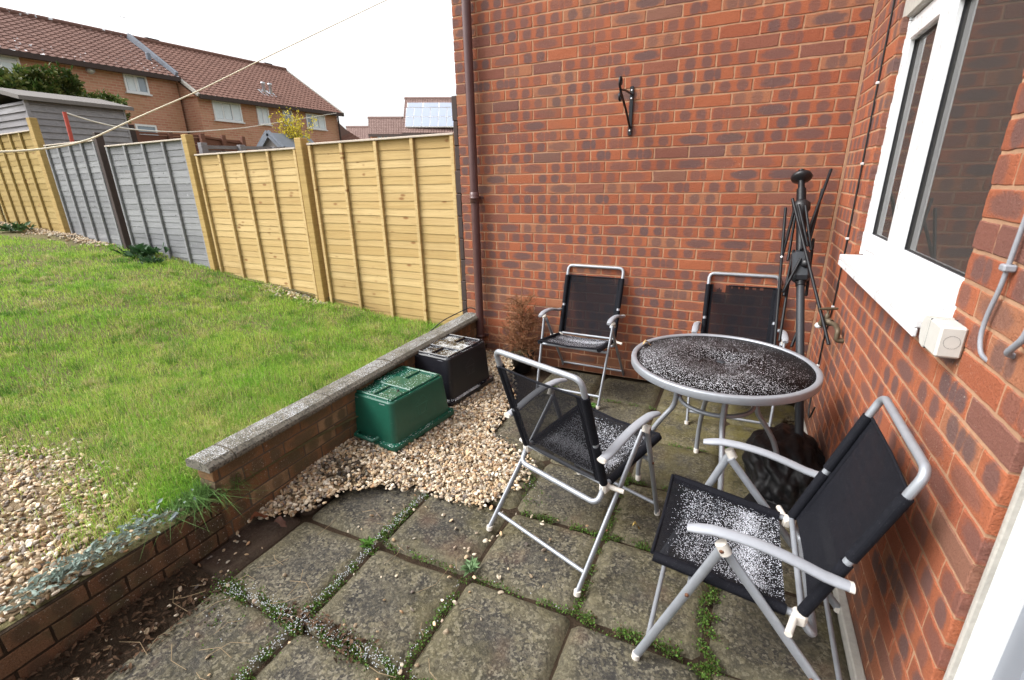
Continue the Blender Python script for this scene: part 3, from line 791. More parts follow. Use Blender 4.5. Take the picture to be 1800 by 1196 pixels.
# paving slabs, one sheet of the setting
XS = [-.012, -.465, -.922, -1.38, -1.84, -2.298, -2.62]; YS = [.0, -.45, -.90, -1.352, -1.82, -2.272, -2.725, -3.18, -3.64, -4.1, -4.56]
V = []; F = []; BK = []
Rs = np.random.default_rng(5)
for i in range(len(XS)-1):
    for j in range(len(YS)-1):
        if i == 5 and (j > 5 or j < 4): continue
        if i == 4 and j <= 3: continue
        a, b, c, d = XS[i+1]+.0045, XS[i]-.0045, YS[j+1]+.0045, YS[j]-.0045
        n = 15; t = np.linspace(0, 1, n); base = len(V)
        drop = Rs.normal(0, .0025); tx, ty = Rs.normal(0, .004, 2)
        sx, sy = Rs.normal(0, .004, 2)
        e = [np.cumsum(Rs.normal(0, .0016, n)) for _ in range(4)]
        e = [q - np.linspace(q[0], q[-1], n) for q in e]
        rc = Rs.random(2)
        if i == 5: rc[1] = 1
        else: rc[1] *= .7
        for p_ in range(n):
            for q_ in range(n):
                u, v = t[p_], t[q_]
                x = a + (b-a)*u + sx + (1-u)*e[0][q_] + u*e[1][q_]; y = c + (d-c)*v + sy + (1-v)*e[2][p_] + v*e[3][p_]
                # rounded corners and arrises
                du, dv = min(u, 1-u)*(b-a), min(v, 1-v)*(d-c)
                if du < .03 and dv < .03:
                    k = .35*(.03-max(du, dv))
                    x += k if u < .5 else -k; y += k if v < .5 else -k
                edge = min(du, dv)
                z = -.004 + drop + tx*(u-.5) + ty*(v-.5) - .008*max(0, 1-edge/.016)**1.5 + .0022*math.sin(u*9+i*3+v*4)*math.sin(v*7+j*2-u*5)
                if p_ in (0, n-1) or q_ in (0, n-1): z = -.034
                V.append((x, y, z)); BK.append((rc[0], rc[1], edge/.22, 1))
        for p_ in range(n-1):
            for q_ in range(n-1):
                F.append((base+p_*n+q_, base+(p_+1)*n+q_, base+(p_+1)*n+q_+1, base+p_*n+q_+1))
tag(mesh_obj('paving', V, np.array(F), M_SLAB, None, True, {'bk': ('FLOAT_COLOR', BK)}), kind='structure')

# gravel beds
GPOLY = [(-2.56,-2.46),(-2.30,-2.31),(-2.20,-2.07),(-2.02,-1.96),(-1.86,-1.89),(-1.66,-1.92),(-1.50,-1.88),(-1.42,-1.62),(-1.46,-1.42),(-1.62,-1.33),(-1.80,-1.22),(-1.86,-.90),(-1.94,-.60),(-2.10,-.32),(-2.2,-.03),(-2.6,-.01),(-2.6,-1.2)]
def inpoly(x, y, P):
    r = np.zeros(x.shape, bool); n = len(P)
    for i in range(n):
        (x1, y1), (x2, y2) = P[i], P[(i+1) % n]
        c = ((y1 > y) != (y2 > y)) & (x < (x2-x1)*(y-y1)/(y2-y1+1e-12)+x1); r ^= c
    return r
def gz(x, y): return .008 + .055*sstep(-x, 1.75, 2.5)*sstep(y, -2.5, -2.0)
gb = MB(); cx, cy = -2.15, -1.2
gx, gy = np.meshgrid(np.arange(-2.6, -1.38, .04), np.arange(-2.48, .02, .04), indexing='ij')
ins = inpoly(gx, gy, GPOLY)
gV = np.stack([gx, gy, gz(gx, gy)], -1).reshape(-1, 3); I = np.arange(gx.size).reshape(gx.shape)
msk = ins[:-1,:-1] & ins[1:,:-1] & ins[1:,1:] & ins[:-1,1:]
gF = np.stack([I[:-1,:-1], I[1:,:-1], I[1:,1:], I[:-1,1:]], -1)[msk]
tag(mesh_obj('gravel_bed', gV, gF, M_GRAVBASE, None, True), kind='structure')

def ico(sub=2):
    import bmesh
    bm = bmesh.new(); bmesh.ops.create_icosphere(bm, subdivisions=sub, radius=1)
    v = np.array([q.co[:] for q in bm.verts]); f = np.array([[q.index for q in p.verts] for p in bm.faces]); bm.free(); return v, f
ICO_V, ICO_F = ico(2)
ICO1_V, ICO1_F = ico(1)
PEBC = np.array([(.56,.42,.27),(.64,.51,.35),(.47,.33,.19),(.36,.28,.21),(.72,.64,.52),(.24,.20,.17),(.52,.38,.24),(.42,.26,.14),(.68,.59,.45),(.60,.46,.29),(.70,.60,.46),(.62,.52,.38)])
def pebbles(name, P, S, seed, kind='stuff', dark=None, lo=False):
    R = np.random.default_rng(seed); n = len(P)
    IV, IF = (ICO1_V, ICO1_F) if lo else (ICO_V, ICO_F)
    k = len(IV); bases = []
    for _ in range(10):
        v = IV.copy()
        for _ in range(5):
            d = R.normal(size=3); d /= np.linalg.norm(d); h = R.uniform(.45, .85)
            s = v @ d; v = v - np.outer(np.maximum(s-h, 0)*.85, d)          # knapped facets
        v *= (1 + R.normal(0, .05, (len(v), 1))); bases.append(v)
    bases = np.array(bases)
    sh = bases[R.integers(0, 10, n)]
    sc = np.stack([R.uniform(.75, 1.3, n), R.uniform(.6, 1.0, n), R.uniform(.4, .7, n)], -1)*S[:, None]
    q = R.normal(size=(n, 4)); q[:, 1:3] *= .35; q /= np.linalg.norm(q, axis=1)[:, None]
    w, x, y, z = q.T
    Rm = np.stack([1-2*(y*y+z*z), 2*(x*y-z*w), 2*(x*z+y*w), 2*(x*y+z*w), 1-2*(x*x+z*z), 2*(y*z-x*w), 2*(x*z-y*w), 2*(y*z+x*w), 1-2*(x*x+y*y)], -1).reshape(n, 3, 3)
    VV = np.einsum('nij,nkj->nki', Rm, sh*sc[:, None, :]) + P[:, None, :]
    FF = (IF[None] + (np.arange(n)*k)[:, None, None]).reshape(-1, 3)
    c = PEBC[R.integers(0, len(PEBC), n)]*R.uniform(.42, 1.15, (n, 1))
    if dark is not None: c = c*dark[:, None]
    bk = np.repeat(np.concatenate([c, np.ones((n, 1))], 1)[:, None, :], k, 1)
    return tag(mesh_obj(name, VV.reshape(-1, 3), FF, M_PEB, None, False, {'bk': ('FLOAT_COLOR', bk.reshape(-1, 4))}), kind=kind)
R = np.random.default_rng(31)
n = 21000
x, y = R.uniform(-2.58, -1.36, n), R.uniform(-2.48, -.01, n)
ok = inpoly(x + R.normal(0, .022, n), y + R.normal(0, .022, n), GPOLY); x, y = x[ok], y[ok]
s = R.uniform(.006, .0145, len(x)); z = gz(x, y) + s*.35 + R.uniform(0, .010, len(x))
# sunken leaf mould between the stones beside the wall
dk = np.where((np.hypot((x+2.32)/.16, (y+1.98)/.10) < 1) & (R.random(len(x)) < .6), .22, 1)
# loose stones kicked over the slabs
m_ = 70; lx = np.concatenate([R.uniform(-2.25, -1.0, m_), R.uniform(-2.5, -2.28, 90), R.uniform(-2.0,-1.2,40)]); ly = np.concatenate([R.uniform(-3.0, -1.75, m_), R.uniform(-3.4, -2.5, 90), R.uniform(-2.3,-1.85,40)])
lz = np.full(len(lx), .004); ls = R.uniform(.005, .012, len(lx))
pebbles('gravel', np.concatenate([np.stack([x, y, z], -1), np.stack([lx, ly, lz], -1)]), np.concatenate([s, ls]), 3, dark=np.concatenate([dk, np.ones(len(lx))]))

# gravel border on the upper level, lower left corner, and along the fence foot
LG = [(-2.47,-2.98),(-2.66,-2.90),(-2.80,-2.78),(-3.05,-2.70),(-3.45,-2.66),(-3.9,-2.76),(-5.2,-3.3),(-5.2,-4.2),(-2.47,-4.2)]
n = 13000
x, y = R.uniform(-4.8, -2.485, n), R.uniform(-4.0, -2.50, n)
ok = inpoly(x + R.normal(0, .03, n), y + np.where(R.random(n) < .5, R.normal(0, .05, n), R.normal(0, .17, n)), LG) & (x < -2.49); x, y = x[ok], y[ok]
s = R.uniform(.006, .0150, len(x)); z = terr(x, y) + s*.3 + R.uniform(0, .012, len(x))
n2 = 2600; fx = R.uniform(-13.5, -2.9, n2); fy = .32 - .035*(fx+2.9)*.9 - np.abs(R.normal(0, .14, n2)) ; keep = (fx < -9.2) | (np.abs(fx+5.25) < .55) & (fy > .15)
fx, fy = fx[keep], fy[keep]; fs = R.uniform(.015, .03, len(fx)); fz = terr(fx, fy) + .01
pebbles('gravel', np.stack([x, y, z], -1), s, 5)
lx_, ly_ = np.meshgrid(np.arange(-5.2, -2.48, .044), np.arange(-4.2, -2.5, .05), indexing='ij'); li = inpoly(lx_, ly_, LG)
I = np.arange(lx_.size).reshape(lx_.shape); mk_ = li[:-1,:-1] & li[1:,:-1] & li[1:,1:] & li[:-1,1:]
tag(mesh_obj('gravel_bed', np.stack([lx_, ly_, terr(lx_, ly_)+.004], -1).reshape(-1, 3), np.stack([I[:-1,:-1], I[1:,:-1], I[1:,1:], I[:-1,1:]], -1)[mk_], M_GRAVBASE, None, True), kind='structure')
pebbles('gravel', np.stack([fx, fy, fz], -1), fs, 9, lo=True)

# soil and leaf mould strip under the garden wall
tag(sheet('soil', np.linspace(-2.56, -2.26, 16), np.linspace(-4.2, -2.72, 60), lambda x, y: -.012+.05*sstep(-x, 2.28, 2.55)+.008*np.sin(x*60)*np.sin(y*43), M_SOIL), kind='structure')

# ------------------------------------------------------------------ grass
def grass(name, x, y, L, Wd, col, seed, lean=.55, zoff=0, zf=terr, dirs=None):
    R = np.random.default_rng(seed); n = len(x)
    a = R.uniform(0, 2*math.pi, n); la = R.uniform(0, 2*math.pi, n) if dirs is None else dirs
    le = np.abs(R.normal(0, lean, n))
    z = zf(x, y) + zoff
    sx, sy = np.cos(a)*Wd/2, np.sin(a)*Wd/2
    lx, ly = np.cos(la), np.sin(la)
    m = np.stack([x+lx*L*.22*le, y+ly*L*.22*le, z+L*.55], -1)
    hz = L*np.maximum(.12, 1-.42*le**1.3)
    tp = np.stack([x+lx*L*.8*le, y+ly*L*.8*le, z+hz], -1)
    b0 = np.stack([x-sx, y-sy, z-.005], -1); b1 = np.stack([x+sx, y+sy, z-.005], -1)
    sd_ = np.stack([sx, sy, sx*0], -1)*.8
    V = np.stack([b0, b1, m-sd_, m+sd_, tp], 1).reshape(-1, 3)
    o = (np.arange(n)*5)[:, None]
    F1 = np.concatenate([o+np.array([[0, 1, 3]]), o+np.array([[0, 3, 2]]), o+np.array([[2, 3, 4]])])
    c = np.repeat(np.concatenate([col, np.ones((n, 1))], 1)[:, None, :], 5, 1)
    return mesh_obj(name, V, F1, M_GRASS, None, True, {'bk': ('FLOAT_COLOR', c.reshape(-1, 4))})
def gcol(x, y, R, straw=.0):
    n = len(x)
    f = .5+.3*np.sin(x*2.3+1.6*np.sin(y*2.1))*np.sin(y*3.1+1.2*np.sin(x*1.7))+.2*np.sin(y*7.3+x*4.9+2*np.sin(x*3.3))+.2*np.sin(x*11+2*np.sin(y*9))
    g = np.array([.25, .48, .05]); g2 = np.array([.44, .57, .10]); d = np.array([.11, .27, .03]); st = np.array([.58, .52, .24])
    t = np.clip(f+R.normal(0, .3, n), 0, 1)[:, None]
    c = g*(1-t)+g2*t
    k = R.random(n) < .18; c[k] = d
    near = sstep(x, -5.5, -2.8)*sstep(-y, .4, 2.2)
    ps = .06+.36*near*np.clip(f*1.3, 0, 1)+straw
    k = R.random(n) < ps; c[k] = st*R.uniform(.55, 1.1, (k.sum(), 1))
    return c*R.uniform(.75, 1.25, (n, 1))
R = np.random.default_rng(77)
# density falls off with distance from the camera, blades get wider to match
n = 520000
rr = 2.2*np.exp(R.random(n)*math.log(16/2.2)); aa = R.uniform(math.radians(22), math.radians(98), n)
x = CAM_O[0]-rr*np.sin(aa); y = CAM_O[1]+rr*np.cos(aa)
fy_ = .36-.036*(x+2.9)
ok = (x < -2.60) & (y < fy_) & (x > -13.2) & ~((x < -9.4) & (y > .02+.12*np.sin(x*3)))
lg = inpoly(x, y, LG); lgi = inpoly(x, y+.16, LG); ok &= ~lg | (R.random(n) < np.where(lgi, .03, .25))
lgn = inpoly(x+.12, y-.22, LG) & ~lg; ok &= ~lgn | (R.random(n) < .5)
pat = np.sin(x*5.3+np.sin(y*6.1)*1.5)*np.sin(y*4.9+1.2*np.sin(x*4))
ok &= R.random(n) < .80+.2*pat
x, y, rr = x[ok], y[ok], rr[ok]; n = len(x)
hgt = (.030+.022*R.random(n))*(1+.35*np.sin(x*4.1+y*2.2)*np.sin(y*5.2-x))*(1+.6*(R.random(n) < .05))
near = sstep(x, -4.6, -2.9)*sstep(-y, .2, 1.6)
hgt = hgt*(1+.15*near)
wd = .0022*np.maximum(1, rr/3.4)**.95
g = grass('grass', x, y, hgt, wd, gcol(x, y, R), 8, .8)
tag(g, kind='stuff')
n = 2600
ra = 2.3*np.exp(R.random(n)*math.log(10/2.3)); ta = R.uniform(math.radians(24), math.radians(95), n)
cxx = CAM_O[0]-ra*np.sin(ta); cyy = CAM_O[1]+ra*np.cos(ta)
k = (cxx < -2.64) & (cyy < .33-.036*(cxx+2.9)) & ~inpoly(cxx, cyy-.05, LG) & (cxx > -9); cxx, cyy, ra = cxx[k], cyy[k], ra[k]
nb = 46; sz = R.uniform(.012, .055, len(cxx)); N = len(cxx)*nb
ox, oy = R.normal(0, 1, (len(cxx), nb))*sz[:, None], R.normal(0, 1, (len(cxx), nb))*sz[:, None]
bx, by = (cxx[:, None]+ox).ravel(), (cyy[:, None]+oy).ravel(); di = (np.arctan2(oy, ox)+R.normal(0, .6, ox.shape)).ravel()
bl_ = np.repeat(R.uniform(.04, .085, len(cxx)), nb)*R.uniform(.5, 1.1, N)
pal = np.array([(.09, .21, .03), (.15, .31, .04), (.30, .45, .07), (.48, .47, .17), (.20, .37, .05), (.46, .42, .2)])
cc_ = np.repeat(pal[R.integers(0, 6, len(cxx))], nb, 0)*R.uniform(.7, 1.25, (N, 1))
k = (bx < -2.60) & (by < .36-.036*(bx+2.9))
g = grass('grass', bx[k], by[k], bl_[k], np.repeat(.0024*np.maximum(1, ra/3.4), nb)[k], cc_[k], 15, 1.0, 0, terr, di[k])
tag(g, kind='stuff')
# long pale bents and seed stalks
n = 2600
x = R.uniform(-9, -2.75, n); y = R.uniform(-2.9, .2, n)
cl = np.sin(x*2.1+3)*np.sin(y*3.3+1) > .45; k = cl | (R.random(n) < .08); k &= ~inpoly(x, y, LG); x, y = x[k], y[k]
g = grass('dry_grass', x, y, R.uniform(.05, .12, len(x)), np.full(len(x), .0024), np.array([[.5, .43, .22]])*R.uniform(.7, 1.15, (len(x), 1)), 12, 1.3)
tag(g, kind='stuff')

# ------------------------------------------------------------------ garden wall with coping
gw = thing('garden_wall', 'low brown brick garden wall with a concrete coping beside the gravel', 'garden wall')
FX = -2.50                                               # face of the wall at its near end; it drifts left going back
GA = math.atan2(.055, 2.5)
u0w = np.array([-math.sin(GA), math.cos(GA), 0]); nW = np.array([math.cos(GA), math.sin(GA), 0])
org = np.array([-2.49, -2.54, 0])
bricks(gw, 'bricks', M_GBRICK, M_GMORT, org, u0w, nW, 0, 2.50, -.02, .372, (.03, .14), bl=.228, bh=.0745, seed=41, depth=.10)
Fm = Matrix(((nW[0], 0, u0w[0], org[0]), (nW[1], 0, u0w[1], org[1]), (0, 1, 0, 0), (0, 0, 0, 1)))
R_ = random.Random(8)
edges = [-.03, .10, .70, 1.26, 1.84, 2.505]
for i in range(len(edges)-1):
    dz = R_.uniform(-.003, .003); dx = R_.uniform(-.003, .003); mb = MB()
    pr = [(.026+dx, .372+dz), (.030+dx, .384+dz), (.026+dx, .396+dz), (.004+dx, .413+dz), (-.055+dx, .420+dz), (-.112+dx, .414+dz), (-.125+dx, .402+dz), (-.125+dx, .372+dz)]
    mb.prism(pr, edges[i]+.004, edges[i+1]-.004, Fm)
    mb.build('coping_stone', M_COPE, gw)
MB().prism([(.02,.374),(.018,.394),(.002,.407),(-.05,.413),(-.108,.407),(-.118,.374)], edges[0]+.02, edges[-1]-.01, Fm).build('coping_joint', M_GMORT, gw)
lw = thing('garden_wall', 'two course dark brick edging wall holding back the upper lawn in the near left corner', 'garden wall')
org2 = org + np.array([.010, 0, 0])
bricks(lw, 'bricks', M_EBRICK, M_SOIL, org2, u0w, nW, -1.9, -.004, -.02, .225, (-.05, .06), bl=.228, bh=.075, seed=43, depth=.10)

# thin black cable trailing over the coping into the lawn
tc = thing('cable', 'thin black cable trailing over the garden wall coping by the drainpipe', 'cable')
MB().tube(fillet([(-2.535,-.03,.05),(-2.53,-.035,.40),(-2.56,-.04,.455),(-2.62,-.06,.47),(-2.75,-.30,.40),(-2.95,-.45,.2)],.06,5), .0045, 8).build('cable_run', M_CABLE, tc)

# ------------------------------------------------------------------ fence
fence_pts = [at(0,0,y=0)]*0
FD = np.array([-.9994, .035]); FN = np.array([.035, .9994]); Dp = 3.8
def fpt(azdeg, off=0):
    t = Dp*math.tan(math.radians(azdeg+2)); p = CAM_O[:2]+FN*(Dp+off)+FD*t; return p
bf = thing('boundary_fence', 'wooden fence of yellow and grey lap panels along the far side of the lawn', 'fence')
def panel(azR, azL, zb, zt, mat, label, nb, bat, seed):
    a, b = fpt(azR), fpt(azL); W_ = np.linalg.norm(b-a)
    H_ = zt-zb; R = np.random.default_rng(seed)
    # local x runs along the fence to the left; +y (local) faces the camera
    V = []; F = []; BK = []
    hts = R.uniform(.92, 1.08, nb); hts = hts/hts.sum()*H_; zc = 0
    for k in range(nb):
        h = hts[k]; segs = 26; rc = R.random(3)
        base = len(V); w1, w2 = np.cumsum(R.normal(0, .0011, segs)), np.cumsum(R.normal(0, .0008, segs))
        for s_ in range(segs):
            x = W_*s_/(segs-1)
            zlo = zc-.012+w1[s_]; zhi = zc+h+.004
            for (yy, zz) in ((.0125+w2[s_]*.25, zlo), (.005, zlo), (.0052, zhi), (-.004, zhi)):
                V.append((x, yy, zz)); BK.append((rc[0], rc[1], rc[2], 1))
        for s_ in range(segs-1):
            i = base+s_*4; j = i+4
            F += [(i, i+2, j+2, j), (i+1, i, j, j+1), (i+2, i+3, j+3, j+2), (i+3, i+1, j+1, j+3)]
        zc += h
    o = mesh_obj('panel', V, np.array(F), mat, bf, False, {'bk': ('FLOAT_COLOR', BK)}, (a[0], a[1], zb)); o.rotation_euler.z = math.atan2(b[1]-a[1], b[0]-a[0]); o['label'] = label
    for k in range(bat):
        x = .022+(W_-.044)*k/(bat-1)+R.normal(0, .006)*(0 < k < bat-1)
        MB().box((x-.019, .013, 0), (x+.019, .040, H_-.002), .003).build('batten', mat, o)
    MB().box((-.002, -.012, H_+.001), (W_+.002, .046, H_+.019), .003).build('capping', M_CAP, o)
    return o
panel(31.2, 46.55, .06, 1.915, M_FENCE, 'new yellow wooden fence panel next to the brick wall corner', 24, 5, 1)
panel(47.75, 56.75, .08, 1.885, M_FENCE, 'new yellow wooden fence panel between the bright post and the grey panels', 23, 5, 2)
panel(57.45, 63.35, .28, 2.075, M_FGREY, 'weathered grey fence panel right of the dark brown post', 22, 5, 3)
panel(64.05, 67.3, .40, 2.165, M_FGREY, 'weathered grey fence panel left of the dark brown post', 22, 5, 4)
panel(67.85, 71.0, .62, 2.40, M_FENCE2, 'honey coloured fence panel at the left edge under the shed', 19, 6, 5)
panel(71.2, 74.2, .62, 2.40, M_FENCE2, 'honey coloured fence panel farthest to the left behind the gravel', 19, 6, 6)
def post(az, w, zt, mat, label, off=-.02, zb=-.2):
    p = fpt(az, off)
    o = MB().box((-w/2, -.04, zb), (w/2, .055, zt), .006).build('post', mat, bf, (p[0], p[1], 0)); o.rotation_euler.z = math.atan2(FD[1], FD[0]); o['label'] = label; return o
post(47.15, .10, 1.99, M_POST, 'square softwood post between the two new yellow fence panels')
post(57.1, .10, 2.13, M_POST, 'square softwood post between the yellow and the grey fence panels')
post(63.68, .075, 2.27, M_DARKWOOD, 'dark brown post between the two weathered grey fence panels')
post(67.6, .12, 2.58, M_POST, 'tall softwood post between the grey and the honey fence panels')
mb = MB(); R_ = random.Random(4)
for k in range(11): mb.box((-.02+R_.uniform(-.006,.006), -.03, .1+k*.19), (.035+R_.uniform(-.006,.006), .03, .1+(k+1)*.19), .008)
o = mb.build('post', M_DARKWOOD, bf, (-2.76, .12, 0)); o['label'] = 'narrow dark old timber strip against the end of the brick wall'

# ------------------------------------------------------------------ folding chairs
CH = dict(P=(.261,.056,.558), F=(.236,.262,0), R=(.258,-.374,0), H=(.215,-.162,.367), S=(.221,.236,.425), T=(.219,-.314,.813), A=(.255,.150,.600), B=(.255,-.245,.545))
def sx(p, s): return Vector((p[0]*s, p[1], p[2]))
def chair(label, loc, rz, holes=(), mback=None):
    t = thing('folding_chair', label, 'garden chair', loc, rz, 'folding mesh chairs round the table')
    rt = .0115
    bd = Vector(CH['T'])-Vector(CH['H']); bd.x = 0; bd.normalize()
    for s in (-1, 1):
        P, Fo, Re = sx(CH['P'], s), sx(CH['F'], s), sx(CH['R'], s)
        lg = MB().tube([P+Vector((0,0,.0)), Fo+Vector((0,0,.012))], .0142, 12, flat=.62, up=(1,0,0)).build('leg', M_STEEL, t)
        MB().tube([Fo+Vector((0,0,.02)), Fo+Vector((0,.002,0))], .0142, 10).build('foot_cap', M_PIN, lg)
        P2 = P+Vector((-.016*s, -.004, -.012))
        lg = MB().tube([P2, Re+Vector((0,0,.012))], .0142, 12, flat=.62, up=(1,0,0)).build('leg', M_STEEL, t)
        MB().tube([Re+Vector((0,0,.02)), Re+Vector((0,-.002,0))], .0142, 10).build('foot_cap', M_PIN, lg)
        MB().tube([P+Vector((0,-.012,-.014)), P+Vector((0,.005,.016))], .017, 10).build('joint_cap', M_PIN, t)
        for q_, r_ in ((P+Vector((.012*s,0,0)), .007), (P.lerp(Fo, .36)+Vector((.009*s,0,0)), .006), (P.lerp(Re, .62)+Vector((.009*s,0,0)), .006)):
            MB().lathe([(r_,0),(r_,.004),(0,.006)], q_, 10, (s,0,0)).build('bolt', M_RUST, t)
        # armrest: flattened, slightly arched
        A, B = sx(CH['A'], s), sx(CH['B'], s)
        path = [A.lerp(B, q)+Vector((0,0,.022*math.sin(math.pi*min(1,q*1.15))-(.010*(1-q/.15) if q < .15 else 0))) for q in np.linspace(0,1,14)]
        rr_ = [.015]+[.0198]*12+[.0178]
        MB().tube(path, rr_, 14, flat=.55, up=(0,0,1)).build('armrest', M_ARM, t)
        MB().tube([path[-1]+Vector((-.0,.004,0)), path[-1]+Vector((0,-.007,-.001))], .0188, 14, flat=.55, up=(0,0,1)).build('armrest_cap', M_PIN, t)
        H_ = sx(CH['H'], s)
        MB().tube([H_+Vector((-.02*s,.004,0)), H_+Vector((.072*s,.03,-.006))], .010, 10).build('hinge_pin', M_PIN, t)
        MB().box(H_+Vector((-.016,-.02,-.028)), H_+Vector((.016,.022,.016)), .008).build('hinge', M_PIN, t)
        S_ = sx(CH['S'], s)
        MB().tube([S_, H_+Vector((0,.02,.004))], .0105, 10).build('seat_rail', M_STEEL, t)
        # stitched sleeve of the seat over the rail
        MB().tube([S_+Vector((0,.004,.001)), S_.lerp(H_,.5)+Vector((0,0,.002)), H_+Vector((0,.035,.006))], .0165, 12).build('seat_sleeve', M_HEM, t)
    # closed loop of the back frame
    Tl, Tr, Hl, Hr = sx(CH['T'],-1), sx(CH['T'],1), sx(CH['H'],-1), sx(CH['H'],1)
    top = bd*.078
    low = Vector((0,-.045,-.062))
    loop = [Hl, Tl, Tl+top, Tr+top, Tr, Hr, Hr+low*1.0, Hl+low*1.0]
    MB().tube(fillet(loop, .062, 7, True), rt, 12, True).build('back_frame', M_STEEL, t)
    # crossbars
    def xbar(a, b, q, r=.0085):
        l, rgt = sx(a,-1).lerp(sx(b,-1), q), sx(a,1).lerp(sx(b,1), q)
        MB().tube([l, rgt], r, 10).build('crossbar', M_STEEL, t)
    xbar(CH['P'], CH['F'], .86); xbar(CH['P'], CH['R'], .88); xbar(CH['P'], CH['F'], .33, .010)
    MB().tube([Hl.lerp(Tl,.03), Hr.lerp(Tr,.03)], .009, 10).build('crossbar', M_STEEL, t)
    # seat sling with a sag
    nu, nv = 22, 24; V = []; F = []
    for i in range(nu):
        u = i/(nu-1)*2-1
        for j in range(nv):
            v = j/(nv-1)
            y = CH['S'][1]+.008+(CH['H'][1]+.035-CH['S'][1]-.008)*v; z = CH['S'][2]+(CH['H'][2]-CH['S'][2])*v+.014
            z -= .026*(1-u*u)*math.sin(math.pi*(.12+.76*v)) - .002*math.sin(v*26)*(1-u*u)
            V.append((u*.221, y, z))
    for i in range(nu-1):
        for j in range(nv-1): F.append((i*nv+j, (i+1)*nv+j, (i+1)*nv+j+1, i*nv+j+1))
    mesh_obj('seat', V, np.array(F), M_SEAT, t, True)
    MB().tube([(-.222, CH['S'][1]+.008, CH['S'][2]+.012), (0, CH['S'][1]+.006, CH['S'][2]-.002), (.222, CH['S'][1]+.008, CH['S'][2]+.012)], .006, 8).build('seat_hem', M_HEM, t)
    # back sling; holes cut where the mesh is torn
    nu, nv = 40, 44; V = []; F = []
    for i in range(nu):
        u = i/(nu-1)*2-1
        for j in range(nv):
            v = j/(nv-1)
            p = Hl.lerp(Tl, .05+.95*v)
            bow = -.018*(1-u*u)*math.sin(math.pi*(.2+.6*v))
            V.append((u*.2175, p.y-.008+bow*.9, p.z+bow*.3))
    for i in range(nu-1):
        for j in range(nv-1):
            u, v = (i+.5)/(nu-1), (j+.5)/(nv-1)
            if any(h(u, v) for h in holes): continue
            F.append((i*nv+j, (i+1)*nv+j, (i+1)*nv+j+1, i*nv+j+1))
    bk = mesh_obj('backrest', V, np.array(F), mback or M_BACK, t, True)
    for s, Tq, Hq in ((-1, Tl, Hl), (1, Tr, Hr)):
        MB().tube([Hq.lerp(Tq,.04), Hq.lerp(Tq,.485)], .0165, 12).build('back_sleeve', M_HEM, t)
        MB().tube([Hq.lerp(Tq,.525), Tq], .0165, 12).build('back_sleeve', M_HEM, t)
        hb = MB()
        w = .034
        a, b = Hq.lerp(Tq,.05)+Vector((0,-.0095,0)), Tq+Vector((0,-.0095,0))
        inx = Vector((-s*w,-.002,0))
        hb.add([a, a+inx, b+inx, b], [(0,1,2,3)]); hb.build('hem', M_HEM, t)
    hb = MB().tube([Tl+Vector((.0,-.008,-.002)), (Tl+Tr)/2+Vector((0,-.014,-.004)), Tr+Vector((0,-.008,-.002))], .0045, 8) if not holes or holes[0].__name__ != 'torn' else MB().tube([Tl.lerp(Tr,.0)+Vector((0,-.008,-.002)), Tl.lerp(Tr,.70)+Vector((0,-.013,-.004))], .0045, 8)
    hb.build('back_hem', M_HEM, t)
    return t
def torn(u, v):                                       # seated right upper edge has ripped away
    return v > .915+.05*math.sin(u*47)*.6 and .74 < u < .955 or (v > .965 and .2 < u < .955 and math.sin(u*60) > .2) 
def rip(u, v):
    return .66 < v < .86 and u > .085 and u < .085+.10*(.86-v)/.2*(1 if v > .70 else .4) and u < .19
chair('black mesh folding chair in the right foreground with its back to the brick wall', (-.41,-2.121,0), 1.559, (), M_BACK2)
chair('black mesh folding chair at the front left of the table seen from behind', (-1.041,-1.747,0), -.366, (rip,))
chair('black mesh folding chair by the back wall beside the dead potted plant', (-1.51,-.35,0), 3.111)
chair('black mesh folding chair with torn top hem behind the round table', (-.458,-.34,0), 3.153, (torn,))

# ------------------------------------------------------------------ round table
tb = thing('round_table', 'round garden table with silver rim and dark glass top speckled with hail', 'table', (-.535,-1.275,0))
MB().lathe([(0,.698),(.388,.698),(.388,.703),(.02,.703),(.02,.699),(0,.699)], seg=72).build('glass_top', M_TOP, tb)
MB().lathe([(.388,.676),(.3885,.6745),(.4085,.674),(.4105,.6755),(.4118,.678),(.412,.7035),(.411,.707),(.4085,.7098),(.400,.7115),(.3905,.7105),(.387,.708),(.3855,.7035),(.386,.697),(.388,.676)], seg=96).build('rim', M_STEEL, tb)
MB().lathe([(.0,.709),(.016,.708),(.02,.7035)], seg=20).build('hole_cap', M_GREYM, tb)
for k in range(4):
    a = math.radians(102+90*k); d = Vector((math.cos(a), math.sin(a), 0))
    prof = [(.200,.676),(.192,.62),(.186,.56),(.184,.50),(.192,.45),(.235,.39),(.285,.31),(.322,.20),(.340,.09),(.335,.0)]
    lg = MB().tube(fillet([d*r+Vector((0,0,z)) for r, z in prof], .05, 4), .0125, 12).build('leg', M_STEEL, tb)
    MB().lathe([(.0145,0),(.0145,.03),(.0125,.032)], d*.3352, 12).build('foot_cap', M_PIN, lg)
MB().tube([(.166*math.cos(q), .166*math.sin(q), .50) for q in np.linspace(0, 2*math.pi, 48, endpoint=False)], .010, 10, True).build('ring', M_STEEL, tb)
MB().tube([(.36*math.cos(q), .36*math.sin(q), .682) for q in np.linspace(0, 2*math.pi, 48, endpoint=False)], .009, 8, True).build('under_frame', M_STEEL, tb)

